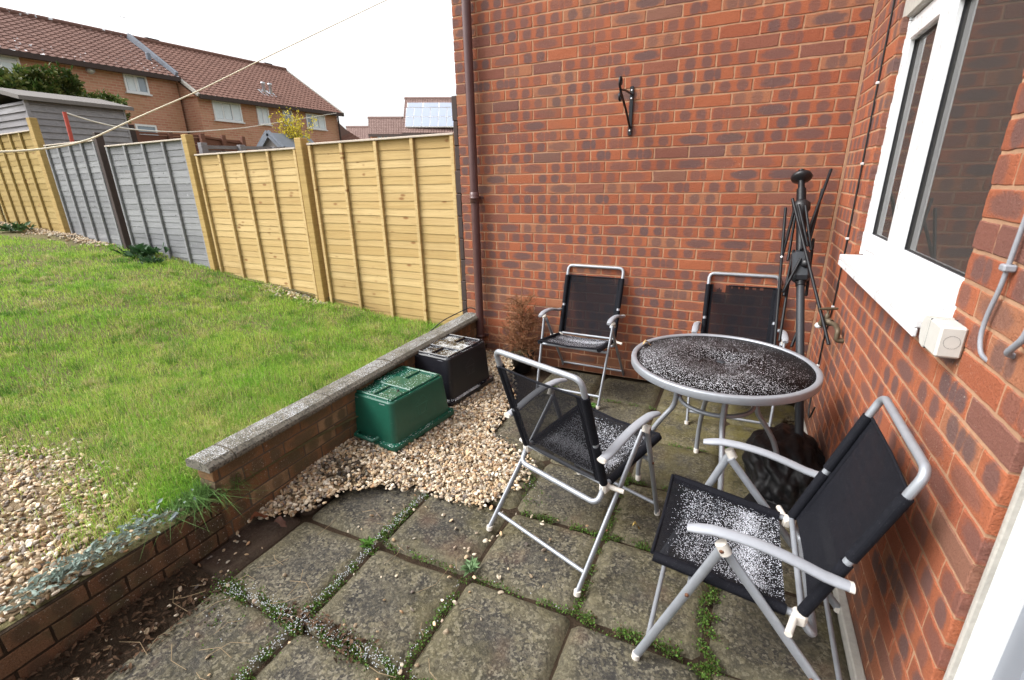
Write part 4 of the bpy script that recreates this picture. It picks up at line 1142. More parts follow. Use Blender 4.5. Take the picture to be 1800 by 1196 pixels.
# ------------------------------------------------------------------ collapsed parasol leaning in the corner
pb, pt_ = Vector((-.105,-1.19,.02)), Vector((-.233,-.10,1.555))
pf = thing('parasol_frame', 'bare black parasol frame without its canopy leaning in the corner', 'parasol', tuple(pb))
ax = (pt_-pb); PL_ = ax.length; ax.normalize()
def on(px, py, dy):                                   # point on a vertical plane parallel to the pole
    d = ray(px, py); o = CAM_O
    n_ = Vector((ax.cross(Vector((1,0,0))))).normalized(); n_ = np.array(n_)
    q = np.array(pb) + n_*dy
    t = ((q-o) @ n_)/(d @ n_); return Vector(o+d*t)-pb
L = lambda t: ax*(PL_*t)
MB().tube([L(0), L(.62)], .0205, 14).build('lower_pole', M_GREYM, pf)
MB().tube([L(.60), L(.93)], .025, 14).build('pole', M_BLACKM, pf)
MB().tube([L(.88), L(1.0)], .018, 14).build('mast_tip', M_BLACKM, pf)
q_ = tuple(ax)
MB().lathe([(.018,-.03),(.034,-.022),(.052,-.012),(.058,.0),(.052,.014),(.03,.018),(.018,.034),(0,.036)], L(.975), 20, q_).build('finial', M_BLACKP, pf)
MB().lathe([(.022,-.09),(.028,-.08),(.034,-.03),(.046,-.015),(.048,.02),(.036,.035),(.02,.04)], L(.865), 16, q_).build('runner', M_BLACKP, pf)
Mx = Matrix.Translation(L(.665)) @ Vector((0,0,1)).rotation_difference(ax).to_matrix().to_4x4()
MB().box((-.045,-.046,-.095),(.045,.036,.085),.018,Mx).build('crank_housing', M_GREYM, pf)
MB().lathe([(0,.03),(.022,.028),(.024,0)], Mx @ Vector((.016,-.046,-.01)), 16, (Mx.to_3x3() @ Vector((.2,-1,0)))).build('knob', M_BLACKP, pf)
rods = [((1381,366),(1374,452),-.03,-.05),((1374,452),(1359,640),-.05,-.16),((1397,366),(1375,450),.0,-.05),((1393,350),(1457,606),-.07,-.12),((1408,455),(1376,514),-.06,-.05),
        ((1461,298),(1424,400),.03,-.01),((1424,400),(1408,440),-.01,-.05),((1446,333),(1424,420),.02,.0),((1404,360),(1420,433),-.07,-.06),((1416,362),(1426,440),-.06,-.04),
        ((1398,380),(1385,458),.05,.06),((1395,440),(1378,520),.06,.05),((1430,420),(1417,520),.04,.05),((1390,470),(1370,600),.07,.06),((1401,585),(1391,610),.03,.03)]
for (a, b, da, db) in rods:
    MB().tube([on(*a, da), on(*b, db)], .0082, 8).build('rib', M_BLACKM, pf)
MB().lathe([(0,.008),(.007,.006),(.007,-.006),(0,-.008)], on(1374,452,-.06), 10, (0,-1,0)).build('rivet', M_PVC, pf)

# black plastic bag weighing on the parasol foot
bag = thing('plastic_bag', 'crumpled black plastic bag at the foot of the parasol frame', 'bag', (-.17,-1.05,0))
v, f = ico(6); Rb = np.random.default_rng(2)
d_ = np.zeros(len(v))
for k in range(34):
    q = Rb.normal(size=3); q /= np.linalg.norm(q); d_ += np.abs(np.sin(v @ q*Rb.uniform(2.5, 11)+Rb.uniform(0, 6)))*.05/(1+.06*k)
rad = .55+d_
V = v*rad[:, None]*np.array([.165, .26, .17]); V[:, 2] = np.maximum(V[:, 2]+.08, .004+.01*np.abs(np.sin(V[:, 0]*40)))
mesh_obj('bag_body', V, f, M_BAG, bag, True)
MB().add([(-.16,-.22,.02),(.02,-.30,.03),(.06,-.22,.10),(-.05,-.16,.12),(-.20,-.30,.004),(-.06,-.36,.006)], [(0,1,2,3),(4,5,1,0)]).build('bag_flap', M_BAG, bag)

# ------------------------------------------------------------------ upturned recycling boxes
def crate(name, label, loc, rz, mat, bw, bl_, tw, tl, h):
    o = thing(name, label, 'storage box', loc, rz, 'upturned boxes on the gravel')
    def ring(w, l, z, c=.035, n=5):
        P = []
        for (sx_, sy_, a0) in ((1,1,0),(-1,1,90),(-1,-1,180),(1,-1,270)):
            for k in range(n+1):
                a = math.radians(a0+90*k/n); P.append((sx_*(w/2-c)+c*math.cos(a), sy_*(l/2-c)+c*math.sin(a), z))
        return P
    rings = [ring(bw, bl_, .035), ring(tw+.004, tl+.004, h-.008), ring(tw-.008, tl-.008, h)]
    N = len(rings[0]); V = sum(rings, []); F = []
    for r in range(2):
        for k in range(N): F.append((r*N+k, r*N+(k+1) % N, (r+1)*N+(k+1) % N, (r+1)*N+k))
    F.append(tuple(range(2*N, 3*N)))
    body = MB().add(V, F)
    rim = [ring(bw+.045, bl_+.045, 0), ring(bw+.05, bl_+.05, .012), ring(bw+.046, bl_+.046, .03), ring(bw+.002, bl_+.002, .036)]
    V = sum(rim, []); F = []
    for r in range(3):
        for k in range(N): F.append((r*N+k, r*N+(k+1) % N, (r+1)*N+(k+1) % N, (r+1)*N+k))
    MB().add(V, F).build('rim', mat, o)
    rb = body; e = .012; lo_ = h-.006                          # raised bands leave four recessed panels
    X1, Y1 = tw/2-.016, tl/2-.016; yb_ = tl*.13
    rb.box((-X1, -yb_, lo_), (X1, yb_, h+e), .004)
    for s in (-1, 1):
        y0_, y1_ = sorted((s*(yb_+.001), s*Y1))
        rb.box((-.010, y0_, lo_), (.010, y1_-.002, h+e*.9), .004)
        rb.box((-X1, y0_, lo_), (-X1+.018, y1_-.002, h+e*.95), .004).box((X1-.018, y0_, lo_), (X1, y1_-.002, h+e*.95), .004)
        ya, yb = sorted((s*(Y1-.016), s*Y1)); rb.box((-X1+.02, ya, lo_), (X1-.02, yb, h+e*.97), .004)
    body.build('body', mat, o)
    hd = MB()
    hd.tube([(-.085,-bl_/2-.012,.055),(-.075,-bl_/2-.046,.050),(.075,-bl_/2-.046,.050),(.085,-bl_/2-.012,.055)], .012, 10)
    hd.build('handle', mat, o)
    # moulded emblem on the long side: worn outline of a small house-like mark
    tilt = math.atan2((bw-tw)/2, h-.035)
    Mo = Matrix.Translation((bw/2-(bw-tw)/2*.52+.0005, 0, .035+(h-.035)*.52)) @ Matrix.Rotation(-tilt, 4, 'Y')
    em = MB()
    for (a, b) in (((-.04,-.04),(.04,-.04)),((.04,-.04),(.04,.02)),((-.04,-.04),(-.04,.02)),((-.055,.02),(.055,.02)),((-.055,.03),(.02,.075)),((.055,.03),(.02,.075)),((-.02,-.04),(-.02,.0)),((.012,-.03),(.03,-.01))):
        em.bar(Mo @ Vector((0,a[0],a[1])), Mo @ Vector((0,b[0],b[1])), .0035, .002, up=(1,0,0))
    em.build('emblem', plain(name+'_emblem', tuple(.8*c+.05 for c in mat.node_tree.nodes['Principled BSDF'].inputs['Base Color'].default_value[:3]) if False else ((.03,.13,.09) if 'green' in label else (.05,.05,.055)), .5), o)
    for s in (-1, 1):
        MB().box((s*tw*.30-.022, -tl/2-.003-(bl_-tl)/2*.06, h-.024), (s*tw*.30+.022, -tl/2+.003, h-.019), .001).build('slot', plain('slot_edge', (.2,.25,.24) if 'green' in label else (.12,.12,.14), .5), o)
    return o
crate('storage_box', 'dark green plastic storage box upside down on the gravel', (-2.368,-1.415,.055), math.radians(-6), M_GBOX, .405, .525, .365, .475, .285)
crate('storage_box', 'black plastic storage box upside down beside the drainpipe', (-2.375,-.80,.055), math.radians(-6), M_BBOX, .405, .50, .365, .455, .33)

# ------------------------------------------------------------------ plants
def leafmesh(name, C, D, N_, L, Wd, col, parent=None, mat=None, cup=.15):
    """rhombic leaves: centre base C, direction D, normal N_"""
    n = len(C); S = np.cross(D, N_); S /= np.linalg.norm(S, axis=1)[:, None]+1e-9
    tip = C+D*L[:, None]; mid = C+D*(L*.5)[:, None]+N_*(L*cup)[:, None]
    V = np.stack([C, mid+S*(Wd/2)[:, None], tip, mid-S*(Wd/2)[:, None]], 1).reshape(-1, 3)
    F = (np.arange(n)*4)[:, None]+np.array([[0, 1, 2, 3]])
    c = np.repeat(np.concatenate([col, np.ones((n, 1))], 1)[:, None, :], 4, 1)
    return mesh_obj(name, V, F, mat or M_LEAF, parent, False, {'bk': ('FLOAT_COLOR', c.reshape(-1, 4))})
def unit(v): return v/(np.linalg.norm(v, axis=-1, keepdims=True)+1e-9)

# dead conifer in a pot
pot = thing('potted_plant', 'dead brown conifer in a black plastic pot against the back wall', 'potted plant', (-2.06,-.17,0))
MB().lathe([(0,.003),(.075,.003),(.095,.15),(.102,.15),(.102,.165),(.094,.165),(.088,.145),(0,.14)], seg=28).build('pot', M_BLACKP, pot)
MB().lathe([(0,.155),(.05,.153),(.088,.146)], seg=20).build('pot_soil', M_SOIL, pot)
Rp = np.random.default_rng(21)
tw_ = MB(); TV = []
tw_.tube([(0,0,.14),(.005,0,.35),(-.004,.0,.55),(.006,.002,.72),(.004,0,.80)], [.007,.006,.0045,.003,.0012], 7)
segs = []
for k in range(150):
    h = .17+.42*Rp.random()**1.25; a = Rp.uniform(0, 2*math.pi); ln_ = (.30-.36*(h-.17))*Rp.uniform(.55, 1.1)
    p = np.array([0, 0, h]); d = np.array([math.cos(a), math.sin(a), Rp.uniform(-.05, .55)]); pts = [p]
    for s_ in range(6):
        d = unit(d+Rp.normal(0, .22, 3)+np.array([0, 0, .05])); p = p+d*ln_/6
        p[1] = min(p[1], .155); pts.append(p)
    segs.append(pts)
    for s_ in range(8):
        i = Rp.integers(1, 6); p0 = pts[i]; dd = unit(d+Rp.normal(0, .6, 3)); l2 = Rp.uniform(.02, .085)
        q0 = p0+dd*l2*.5+Rp.normal(0, .006, 3); q1 = p0+dd*l2+Rp.normal(0, .012, 3)
        q0[1] = min(q0[1], .158); q1[1] = min(q1[1], .16); segs.append([p0, q0, q1])
for sgi, pts in enumerate(segs): tw_.tube(pts, [.0028*(1-.5*i/len(pts)) for i in range(len(pts))] if len(pts) > 3 else [.0021, .0017, .001], 3)
nV = len(tw_.V)
o = tw_.build('twigs', None, pot); o.data.materials.append(plain('brown_twigs', (.21, .095, .042), .85, .45, 35))
# dry pale grass round the stem
g = grass('dry_tuft', Rp.normal(0, .05, 130)-2.06, Rp.normal(0, .045, 130)-.17, Rp.uniform(.03, .09, 130), np.full(130, .002), np.array([[.42, .36, .2]])*Rp.uniform(.6, 1.1, (130, 1)), 3, 1.0, 0, lambda x, y: np.full(x.shape, .15))
g.parent = pot; g.matrix_parent_inverse = Matrix.Translation((2.06, .17, 0))

# rosette weeds in the paving joints
def weed(label, loc, n, L, seed, colr, kind='weed', up=.35):
    Rw = np.random.default_rng(seed); o = thing('weed', label, kind, loc, 0, 'weeds in the paving joints')
    n = int(n*2.2); a = Rw.uniform(0, 2*math.pi, n); el = Rw.uniform(.05, up+.35, n)
    D = unit(np.stack([np.cos(a), np.sin(a), el], -1)); N_ = unit(np.stack([-np.cos(a)*el, -np.sin(a)*el, np.ones(n)], -1)+Rw.normal(0, .15, (n, 3)))
    l = L*.8*Rw.uniform(.2, 1.0, n); c = np.array(colr)*Rw.uniform(.6, 1.3, (n, 1)); C = np.stack([Rw.normal(0, L*.12, n), Rw.normal(0, L*.12, n), Rw.uniform(0, .012, n)], -1)
    leafmesh('leaves', C, D, N_, l, l*.36, c, o); return o
GR = (.085, .19, .03)
weed('bright green rosette weed at the crossing of slabs near the gravel', (-1.865,-2.315,0), 34, .055, 1, GR)
weed('pale frosted rosette weed between two slabs left of the front chair', (-1.375,-2.25,0), 40, .06, 2, (.16, .26, .12))
weed('small grass weed beside the foot of the chair by the back wall', (-1.70,-.42,0), 26, .07, 3, (.10, .23, .03), up=1.0)
weed('small green weed at the foot of the back wall chair beside the table', (-1.33,-.62,0), 26, .06, 4, (.09, .2, .03))
weed('thin green weed under the table edge left side', (-.92,-.78,0), 30, .06, 5, (.075, .15, .03))
weed('low green weed under the middle of the table', (-.44,-.83,0), 24, .055, 6, (.10, .2, .05), up=.9)
weed('dark scrubby weed at the wall foot behind the parasol frame', (-.10,-.36,0), 40, .07, 7, (.07, .05, .025))
# docks by the fence
for k, (p, s, lb, cc) in enumerate((((-8.0,.22),.20,'dark green dock plant at the foot of the grey fence panels',(.035,.085,.03)),((-11.6,.28),.18,'dark green weed clump at the foot of the honey fence panel',(.045,.09,.03)),((-7.6,.10),.12,'small dark green dock seedling in the grass beside the larger one',(.04,.095,.035)))):
    Rw = np.random.default_rng(50+k); n = 90; o = thing('dock_plant', lb, 'weed', (p[0], p[1], float(terr(np.array(p[0]), np.array(p[1])))))
    a = Rw.uniform(0, 2*math.pi, n); el = Rw.uniform(.1, 1.3, n); D = unit(np.stack([np.cos(a), np.sin(a), el], -1))
    N_ = unit(Rw.normal(0, .4, (n, 3))+np.array([0, 0, 1])); l = s*Rw.uniform(.4, 1, n)
    C = np.stack([Rw.normal(0, s*.7, n), Rw.normal(0, s*.35, n), Rw.uniform(0, s*.35, n)], -1)
    leafmesh('leaves', C, D, N_, l, l*.4, np.array(cc)*Rw.uniform(.6, 1.5, (n, 1)), o)
# silver leaved creeper over the edging wall
for k, (cx_, cy_, sp, nn, lb) in enumerate(((-2.535,-3.06,.085,300,'silvery leaved creeper spilling over the brick edging in the lower left corner'),(-2.525,-2.84,.07,130,'silvery trailing stem running along the top of the brick edging'))):
    Rw = np.random.default_rng(60+k); o = thing('creeper', lb, 'creeper', (cx_, cy_, .25))
    C = np.stack([Rw.normal(0, .030, nn), Rw.normal(0, sp, nn), Rw.uniform(0, .045, nn)], -1)
    a = Rw.uniform(0, 2*math.pi, nn); D = unit(np.stack([np.cos(a)+.5, np.sin(a), Rw.uniform(-.3, .9, nn)], -1)); N_ = unit(Rw.normal(0, .5, (nn, 3))+np.array([0, 0, 1])); l = Rw.uniform(.016, .034, nn)
    leafmesh('leaves', C, D, N_, l, l*.5, np.array((.24, .31, .27))*Rw.uniform(.6, 1.3, (nn, 1)), o)
    st = MB()
    for q in range(5):
        yy = np.linspace(-sp*1.8, sp*1.8, 9); st.tube([(Rw.normal(.01, .012), b_, .012+Rw.uniform(0, .02)) for b_ in yy], .0016, 5)
    st.build('stem', plain('creeper_stem', (.2, .19, .13), .8), o)
sl_ = thing('fallen_leaf', 'pale silver leaf at the near end of the coping wall', 'leaf', (-2.50,-2.735,.235))
Rw = np.random.default_rng(66); n=5
leafmesh('leaf_blade', np.zeros((n,3)), unit(np.stack([Rw.normal(.2,.3,n),Rw.normal(.6,.3,n),np.full(n,.5)],-1)), unit(Rw.normal(0,.3,(n,3))+np.array([0,-.4,1])), np.full(n,.045), np.full(n,.018), np.array([[.42,.48,.52]])*np.ones((n,1)), sl_)
# grass tuft hanging over the wall end
Rw = np.random.default_rng(70); n = 700
gx_, gy_ = Rw.normal(-2.565, .028, n), Rw.normal(-2.585, .085, n)
g = grass('grass_tuft', gx_, gy_, Rw.uniform(.06, .15, n), np.full(n, .0034), np.array((.12, .23, .06))*Rw.uniform(.5, 1.5, (n, 1)), 71, 1.25, .20, lambda x, y: x*0, Rw.normal(-.1, .8, n))
tag(g, 'long green grass tuft hanging over the near end of the coping wall', 'grass tuft')

# moss in the joints
def along(P, n, w, R):
    P = np.array(P, float); seg = np.linalg.norm(np.diff(P, axis=0), axis=1); c = np.concatenate([[0], np.cumsum(seg)])
    t = R.uniform(0, c[-1], n); x = np.interp(t, c, P[:, 0]); y = np.interp(t, c, P[:, 1])
    return x+R.normal(0, w, n), y+R.normal(0, w, n)
Rm = np.random.default_rng(90)
MOSS = [([(-2.27,-2.725),(-1.84,-2.722),(-1.38,-2.725)],5200,.022,1),([(-1.84,-1.9),(-1.85,-2.27)],1500,.014,1),([(-1.84,-2.3),(-1.84,-3.2)],3600,.015,1),([(-1.38,-2.3),(-1.38,-2.72),(-1.38,-3.1)],1500,.010,.3),
        ([(-1.84,-2.272),(-1.38,-2.272),(-.92,-2.27)],900,.009,.2),([(-.465,-1.9),(-.465,-2.272),(-.465,-2.9)],4800,.020,0),([(-.92,-2.272),(-.42,-2.28)],1800,.014,0),([(-.92,-1.3),(-.92,-1.82),(-.92,-2.25)],1500,.011,0),
        ([(-1.33,-1.82),(-.92,-1.82),(-.66,-1.82)],1800,.012,0),([(-.92,-1.352),(-.6,-1.352)],500,.008,0),([(-1.35,-.45),(-.9,-.45)],400,.008,0),([(-.92,-.9),(-.55,-.9)],400,.008,0),([(-1.45,-1.45),(-1.30,-1.75)],700,.03,.3),([(-2.28,-2.75),(-2.05,-2.85)],700,.05,.2),([(-1.38,-2.725),(-.92,-2.73)],900,.010,.2)]
C = []; col = []; HG = []
for P, n, w, fr_ in MOSS:
    n = int(n*1.25); x, y = along(P, n, w, Rm); z = -.020+.020*Rm.random(n)+.006*(w > .013)
    clump = np.sin(x*31+np.sin(y*23)*2)*np.sin(y*37+x*11) > -.25; x, y, z = x[clump], y[clump], z[clump]
    C.append(np.stack([x, y, z], -1)); c = np.array((.075, .145, .022))*Rm.uniform(.4, 1.6, (len(x), 1)); br_ = Rm.random(len(x)) < .22; c[br_] = np.array((.09, .055, .025)); col.append(c)
    if fr_:
        hx, hy = along(P, int(n*.11*fr_), w*.75, Rm); HG.append(np.stack([hx, hy, np.full(len(hx), .006)+.008*Rm.random(len(hx))], -1))
C = np.concatenate(C); col = np.concatenate(col); n = len(C)
D = unit(Rm.normal(0, 1, (n, 3))+np.array([0, 0, .5])); N_ = unit(Rm.normal(0, .6, (n, 3))+np.array([0, 0, 1])); l = Rm.uniform(.004, .011, n)
tag(leafmesh('moss', C, D, N_, l, l*.75, col), kind='stuff')
# hail grains lying in the joints
HG = np.concatenate(HG); n = len(HG); VV = (ICO1_V[None]*Rm.uniform(.0010, .0024, (n, 1, 1))+HG[:, None, :]).reshape(-1, 3); FF = (ICO1_F[None]+(np.arange(n)*len(ICO1_V))[:, None, None]).reshape(-1, 3)
tag(mesh_obj('hail', VV, FF, M_HAILG, None, True), kind='stuff')
# dry stalks and leaf litter
st = MB()
for k in range(40):
    if k < 16: x0, y0 = Rm.uniform(-2.5, -1.9), Rm.uniform(-3.3, -2.6)
    else: x0, y0 = Rm.uniform(-2.2, -1.1), Rm.uniform(-3.1, -2.0)
    a = Rm.uniform(0, 6.28); l_ = Rm.uniform(.05, .17)
    if k >= 48: l_ *= .5
    st.tube([(x0, y0, .012), (x0+l_*.5*math.cos(a), y0+l_*.5*math.sin(a), .010+Rm.uniform(0, .02)), (x0+l_*math.cos(a+.3), y0+l_*math.sin(a+.3), .012)], .0011, 4)
tag(st.build('dry_stalks', plain('straw', (.26, .19, .11), .8)), kind='stuff')
n = 800; x, y = Rm.uniform(-2.5, -2.22, n), Rm.uniform(-3.5, -2.74, n); C = np.stack([x, y, np.full(n, .008)+.03*sstep(-x, 2.28, 2.5)], -1)
x2, y2 = along([(-1.84,-2.72),(-1.9,-2.7),(-1.55,-2.73)], 200, .025, Rm); C = np.concatenate([C, np.stack([x2, y2, np.full(200, .010)], -1)]); n = len(C)
D = unit(Rm.normal(0, 1, (n, 3))*np.array([1, 1, .3])); N_ = unit(Rm.normal(0, .4, (n, 3))+np.array([0, 0, 1])); l = Rm.uniform(.008, .03, n)
tag(leafmesh('leaf_litter', C, D, N_, l, l*.5, np.array((.07, .042, .025))*Rm.uniform(.4, 1.8, (n, 1)), None, M_TWIG), kind='stuff')
def leaf(label, loc, L, col, rz, seed):
    Rl = np.random.default_rng(seed); o = thing('fallen_leaf', label, 'leaf', loc, rz)
    n = 9; V = []; F = []; BK = []
    for i in range(n):
        t = i/(n-1); w = L*.26*math.sin(math.pi*min(1, t*.95+.04))**.8*(1+.3*math.sin(i*2.4))
        for s in (-1, 0, 1): V.append(((t-.5)*L, s*w, .012*abs(s)*math.sin(t*5)+.01*math.sin(t*4)+.004)); BK.append((*col, 1))
    for i in range(n-1):
        for s in (0, 1): F.append((i*3+s, (i+1)*3+s, (i+1)*3+s+1, i*3+s+1))
    mesh_obj('leaf_blade', V, np.array(F), M_TWIG, o, True, {'bk': ('FLOAT_COLOR', BK)}); return o
leaf('small tan dead leaf lying on the dark table top', (-.895,-1.17,.706), .05, (.5, .34, .17), .6, 1)
leaf('large red brown dead leaf on the gravel edge beside the garden wall', (-2.43,-2.42,.045), .075, (.16, .06, .03), 1.1, 2)
leaf('dark brown leaf with hail on it at the edge of the gravel', (-2.33,-2.39,.022), .07, (.11, .06, .045), .2, 3)
leaf('red brown leaf on the gravel behind the front left chair', (-1.98,-.58,.03), .09, (.22, .08, .04), 1.9, 4)
leaf('dark dead leaf on the green storage box', (-2.235,-1.56,.353), .035, (.06, .035, .04), .9, 5)
leaf('curled brown leaf in the lawn near the grey fence panels', (-7.0,-.1,.50), .10, (.2, .1, .05), .3, 6)
leaf('yellow leaf on the slab by the right foreground chair', (-.80,-1.72,.004), .035, (.42, .30, .10), .4, 7)

# ------------------------------------------------------------------ washing lines
wl = thing('washing_line', 'long cream washing line sagging across the upper left sky', 'washing line')
lp = []
for (px, py, d) in ((-140,268,1.85),(0,268,2.0),(75,263,2.08),(150,250,2.18),(230,212,2.3),(350,160,2.5),(470,100,2.72),(575,50,2.95),(680,0,3.2),(860,-85,3.7)):
    lp.append(tuple(CAM_O+ray(px, py)*d))
fl_ = fillet(lp, .12, 5); MB().tube(fl_, list(np.linspace(.0048, .0022, len(fl_))), 8).build('line', M_ROPE, wl)
rp = thing('line_pole', 'thin red washing line pole in front of the grey shed', 'pole', tuple(at(124, 250, y=1.0)-np.array([0,0,.4])))
a_, b_ = at(124, 250, y=1.0), at(113, 197, y=1.0)
MB().tube([(0,0,-.8),tuple(b_-np.array(rp.location))], .028, 10).build('pole', M_REDPOLE, rp)

# ------------------------------------------------------------------ shed
sh = thing('shed', 'weathered grey overlap boarded shed behind the fence', 'shed', (-12.85, 1.45, 0))
SR = random.Random(5)
def lap_wall(ax_, L_, z0_, z1_, name):
    V = []; F = []; BK = []; z = z0_; k = 0
    while z < z1_-.01:
        h = .118; zt = min(z+h, z1_); rc = (SR.random(), SR.random(), SR.random(), 1); b = len(V)
        for s_ in range(9):
            t = L_*s_/8
            for (w, zz) in ((.004, z-.014), (.034, z-.014), (.004, zt)):
                V.append((w, t, zz) if ax_ == 'y' else (-t, -w, zz)); BK.append(rc)
        for s_ in range(8): i_ = b+s_*3; F.append((i_+1, i_+4, i_+5, i_+2)); F.append((i_, i_+3, i_+4, i_+1))
        z = zt; k += 1
    F = np.array(F)
    return mesh_obj(name, V, F, M_SHED, sh, False, {'bk': ('FLOAT_COLOR', BK)})
lap_wall('y', 1.62, .7, 3.13, 'side_boards'); lap_wall('x', 2.0, .7, 3.10, 'end_boards')
MB().box((-.02,-.03,.7),(.035,.03,3.12),.004).build('corner_post', M_SHED, sh); MB().box((-.02,1.60,.7),(.03,1.64,3.12),.004).build('corner_post', M_SHED, sh)
MB().box((-2.0,.02,.7),(-.01,1.6,3.08)).build('shed_core', M_DARKWOOD, sh)
rf = MB(); rf.add([(.16,-.14,3.17),(.16,1.76,3.17),(-1.0,1.76,3.42),(-1.0,-.14,3.42),(-2.1,-.14,3.17),(-2.1,1.76,3.17)] + [(.16,-.14,3.10),(.16,1.76,3.10),(-1.0,1.76,3.35),(-1.0,-.14,3.35),(-2.1,-.14,3.10),(-2.1,1.76,3.10)],
   [(0,1,2,3),(3,2,5,4),(6,9,8,7),(9,10,11,8),(0,6,7,1),(0,3,9,6),(3,4,10,9),(1,7,8,2),(2,8,11,5),(4,5,11,10)])
rf.build('roof', M_SHEDROOF, sh)

# ------------------------------------------------------------------ hedge, shrub, gate and low fences beyond
def bush(name, label, cat, c, rad, n, lf, cols, seed, stems=True):
    Rb = np.random.default_rng(seed); o = thing(name, label, cat, c)
    nc = 26; cc = unit(Rb.normal(0, 1, (nc, 3)))*Rb.uniform(.25, .85, (nc, 1))*np.array(rad); cs = Rb.uniform(.22, .42, nc)*min(rad)
    k = Rb.integers(0, nc, n); P = cc[k]+unit(Rb.normal(0, 1, (n, 3)))*(cs[k]*Rb.uniform(.5, 1.05, n))[:, None]
    D = unit(P*.6+Rb.normal(0, .5, (n, 3))); N_ = unit(Rb.normal(0, .7, (n, 3))+np.array([0, 0, 1])); l = lf*Rb.uniform(.6, 1.3, n)
    tone = Rb.uniform(.55, 1.35, nc)[k][:, None]*Rb.uniform(.7, 1.3, (n, 1)); pick = (Rb.random((n, 1)) < .5)
    leafmesh('foliage', P, D, N_, l, l*.5, np.where(pick, np.array(cols[0]), np.array(cols[1]))*tone, o)
    if stems:
        mb = MB()
        for j in range(9): mb.tube([(Rb.normal(0, .05), Rb.normal(0, .05), -rad[2]-.3), tuple(cc[j]*.5), tuple(cc[j])], [.03, .02, .008], 5)
        mb.build('stem', M_DARKWOOD, o)
    return o
hp = [((95,175),15.4,(.55,.8,.75)),((45,180),15.2,(.55,.8,.85)),((150,185),15.8,(.5,.75,.62)),((193,204),16.0,(.5,.5,.55)),((5,170),15.2,(.5,.7,.7))]
lbl = ['green laurel shrub over the middle of the shed roof','green laurel shrub left of the middle over the shed roof','green laurel shrub right of the middle over the shed roof','dark green shrub at the right end of the shed','green laurel shrub at the left picture edge over the shed']
for i, ((px, py), xd, rad) in enumerate(hp):
    c = at(px, py, x=-xd); bush('laurel_shrub', lbl[i], 'shrub', tuple(c), rad, 2600, .13, ((.055,.10,.018),(.13,.15,.035)), 100+i)
c = at(522, 240, y=7.0)
fo = thing('forsythia_shrub', 'yellow flowering forsythia shrub behind the fence', 'shrub', tuple(c-np.array([0,0,.6])))
Rf = np.random.default_rng(120); tw_ = MB(); PP = []
for k in range(60):
    a = Rf.uniform(0, 6.28); sp = Rf.uniform(.1, .68); h = Rf.uniform(.5, 1.3)
    pts = [(0,0,0),(sp*.4*math.cos(a), sp*.4*math.sin(a), h*.55),(sp*math.cos(a), sp*math.sin(a), h)]
    tw_.tube(pts, [.009,.006,.003], 4)
    for q in range(38):
        t = Rf.uniform(.25, 1); p0, p1, p2 = map(np.array, pts); p = (1-t)**2*p0+2*t*(1-t)*p1+t*t*p2; PP.append(p+Rf.normal(0, .035, 3))
tw_.build('twigs', plain('forsythia_twig', (.16,.12,.06), .8), fo)
PP = np.array(PP); n = len(PP); l = Rf.uniform(.03, .07, n)
leafmesh('blossom', PP, unit(Rf.normal(0,1,(n,3))), unit(Rf.normal(0,1,(n,3))), l, l*.7, np.array((.62,.52,.04))*Rf.uniform(.6,1.25,(n,1)), fo)
gt = thing('garden_gate', 'pale wooden gate with a diagonal brace beside the shed', 'gate', tuple(at(205, 262, x=-14.0)))
gl, gr_ = at(204, 262, x=-14.0), at(232, 262, x=-14.0); W_ = gr_[1]-gl[1]; Hh = at(205, 224, x=-14.0)[2]-gl[2]
MB().box((-.02,0,-.6),(0,W_,Hh),.003).build('boards', M_PALEWOOD, gt)
MB().box((.001,0,Hh-.1),(.03,W_,Hh-.02)).bar((.016,.06,-.1),(.016,W_-.05,Hh-.1),.05,.03,up=(1,0,0)).build('brace', M_PALEWOOD, gt)
MB().box((-.05,W_+.02,-.6),(.05,W_+.14,Hh+.08),.004).build('gate_post', M_DARKWOOD, gt)
def lowfence(label, pa, pb_, xd, mat, nslat=5, posts=3):
    a, b = at(*pa, x=-xd), at(*pb_, x=-xd); o = thing('wooden_fence', label, 'fence', tuple(a), 0)
    L_ = b[1]-a[1]; dz = b[2]-a[2]
    m = MB()
    for k in range(6): m.box((-.02,0,-1.1+k*.18),(.0,L_,-1.1+k*.18+.165),.003)
    m.build('boards', mat, o)
    MB().bar((.01,0,0),(.01,L_,dz),.07,.05).build('rail', M_SHED if mat is M_SHED else mat, o)
    for k in range(posts): MB().box((.02,L_*k/(posts-1)-.05,-1.1),(.11,L_*k/(posts-1)+.05,.06),.005).build('post', mat, o)
    return o
lowfence('red brown boarded fence with white top edge beyond the grey panels', (236,233), (350,240), 14.5, M_REDWOOD)
lowfence('red brown fence with short posts between grey and yellow panels', (352,240), (425,252), 13.2, M_REDWOOD, posts=3)
lowfence('pale grey rail fence running behind the second yellow panel', (352,259), (530,262), 8.2, M_SHED, posts=4)
hs = thing('summer_house', 'small grey gabled garden shed roof in front of the forsythia', 'shed', tuple(at(478, 262, y=6.2)))
MB().prism([(-.42,-.4),(.42,-.4),(.42,.02),(0,.36),(-.42,.02)], 0, 1.2, Matrix(((1,0,0,0),(0,0,1,0),(0,1,0,0),(0,0,0,1)))).build('walls', M_SHEDROOF, hs)
MB().bar((-.5,-.05,-.02),(0,-.05,.40),.16,.05,up=(0,1,0)).bar((0,-.05,.40),(.5,-.05,-.02),.16,.05,up=(0,1,0)).add([(0,-.1,.41),(.5,-.1,0),(.5,1.3,0),(0,1.3,.41)],[(0,1,2,3)]).build('roof', M_LEAD, hs)

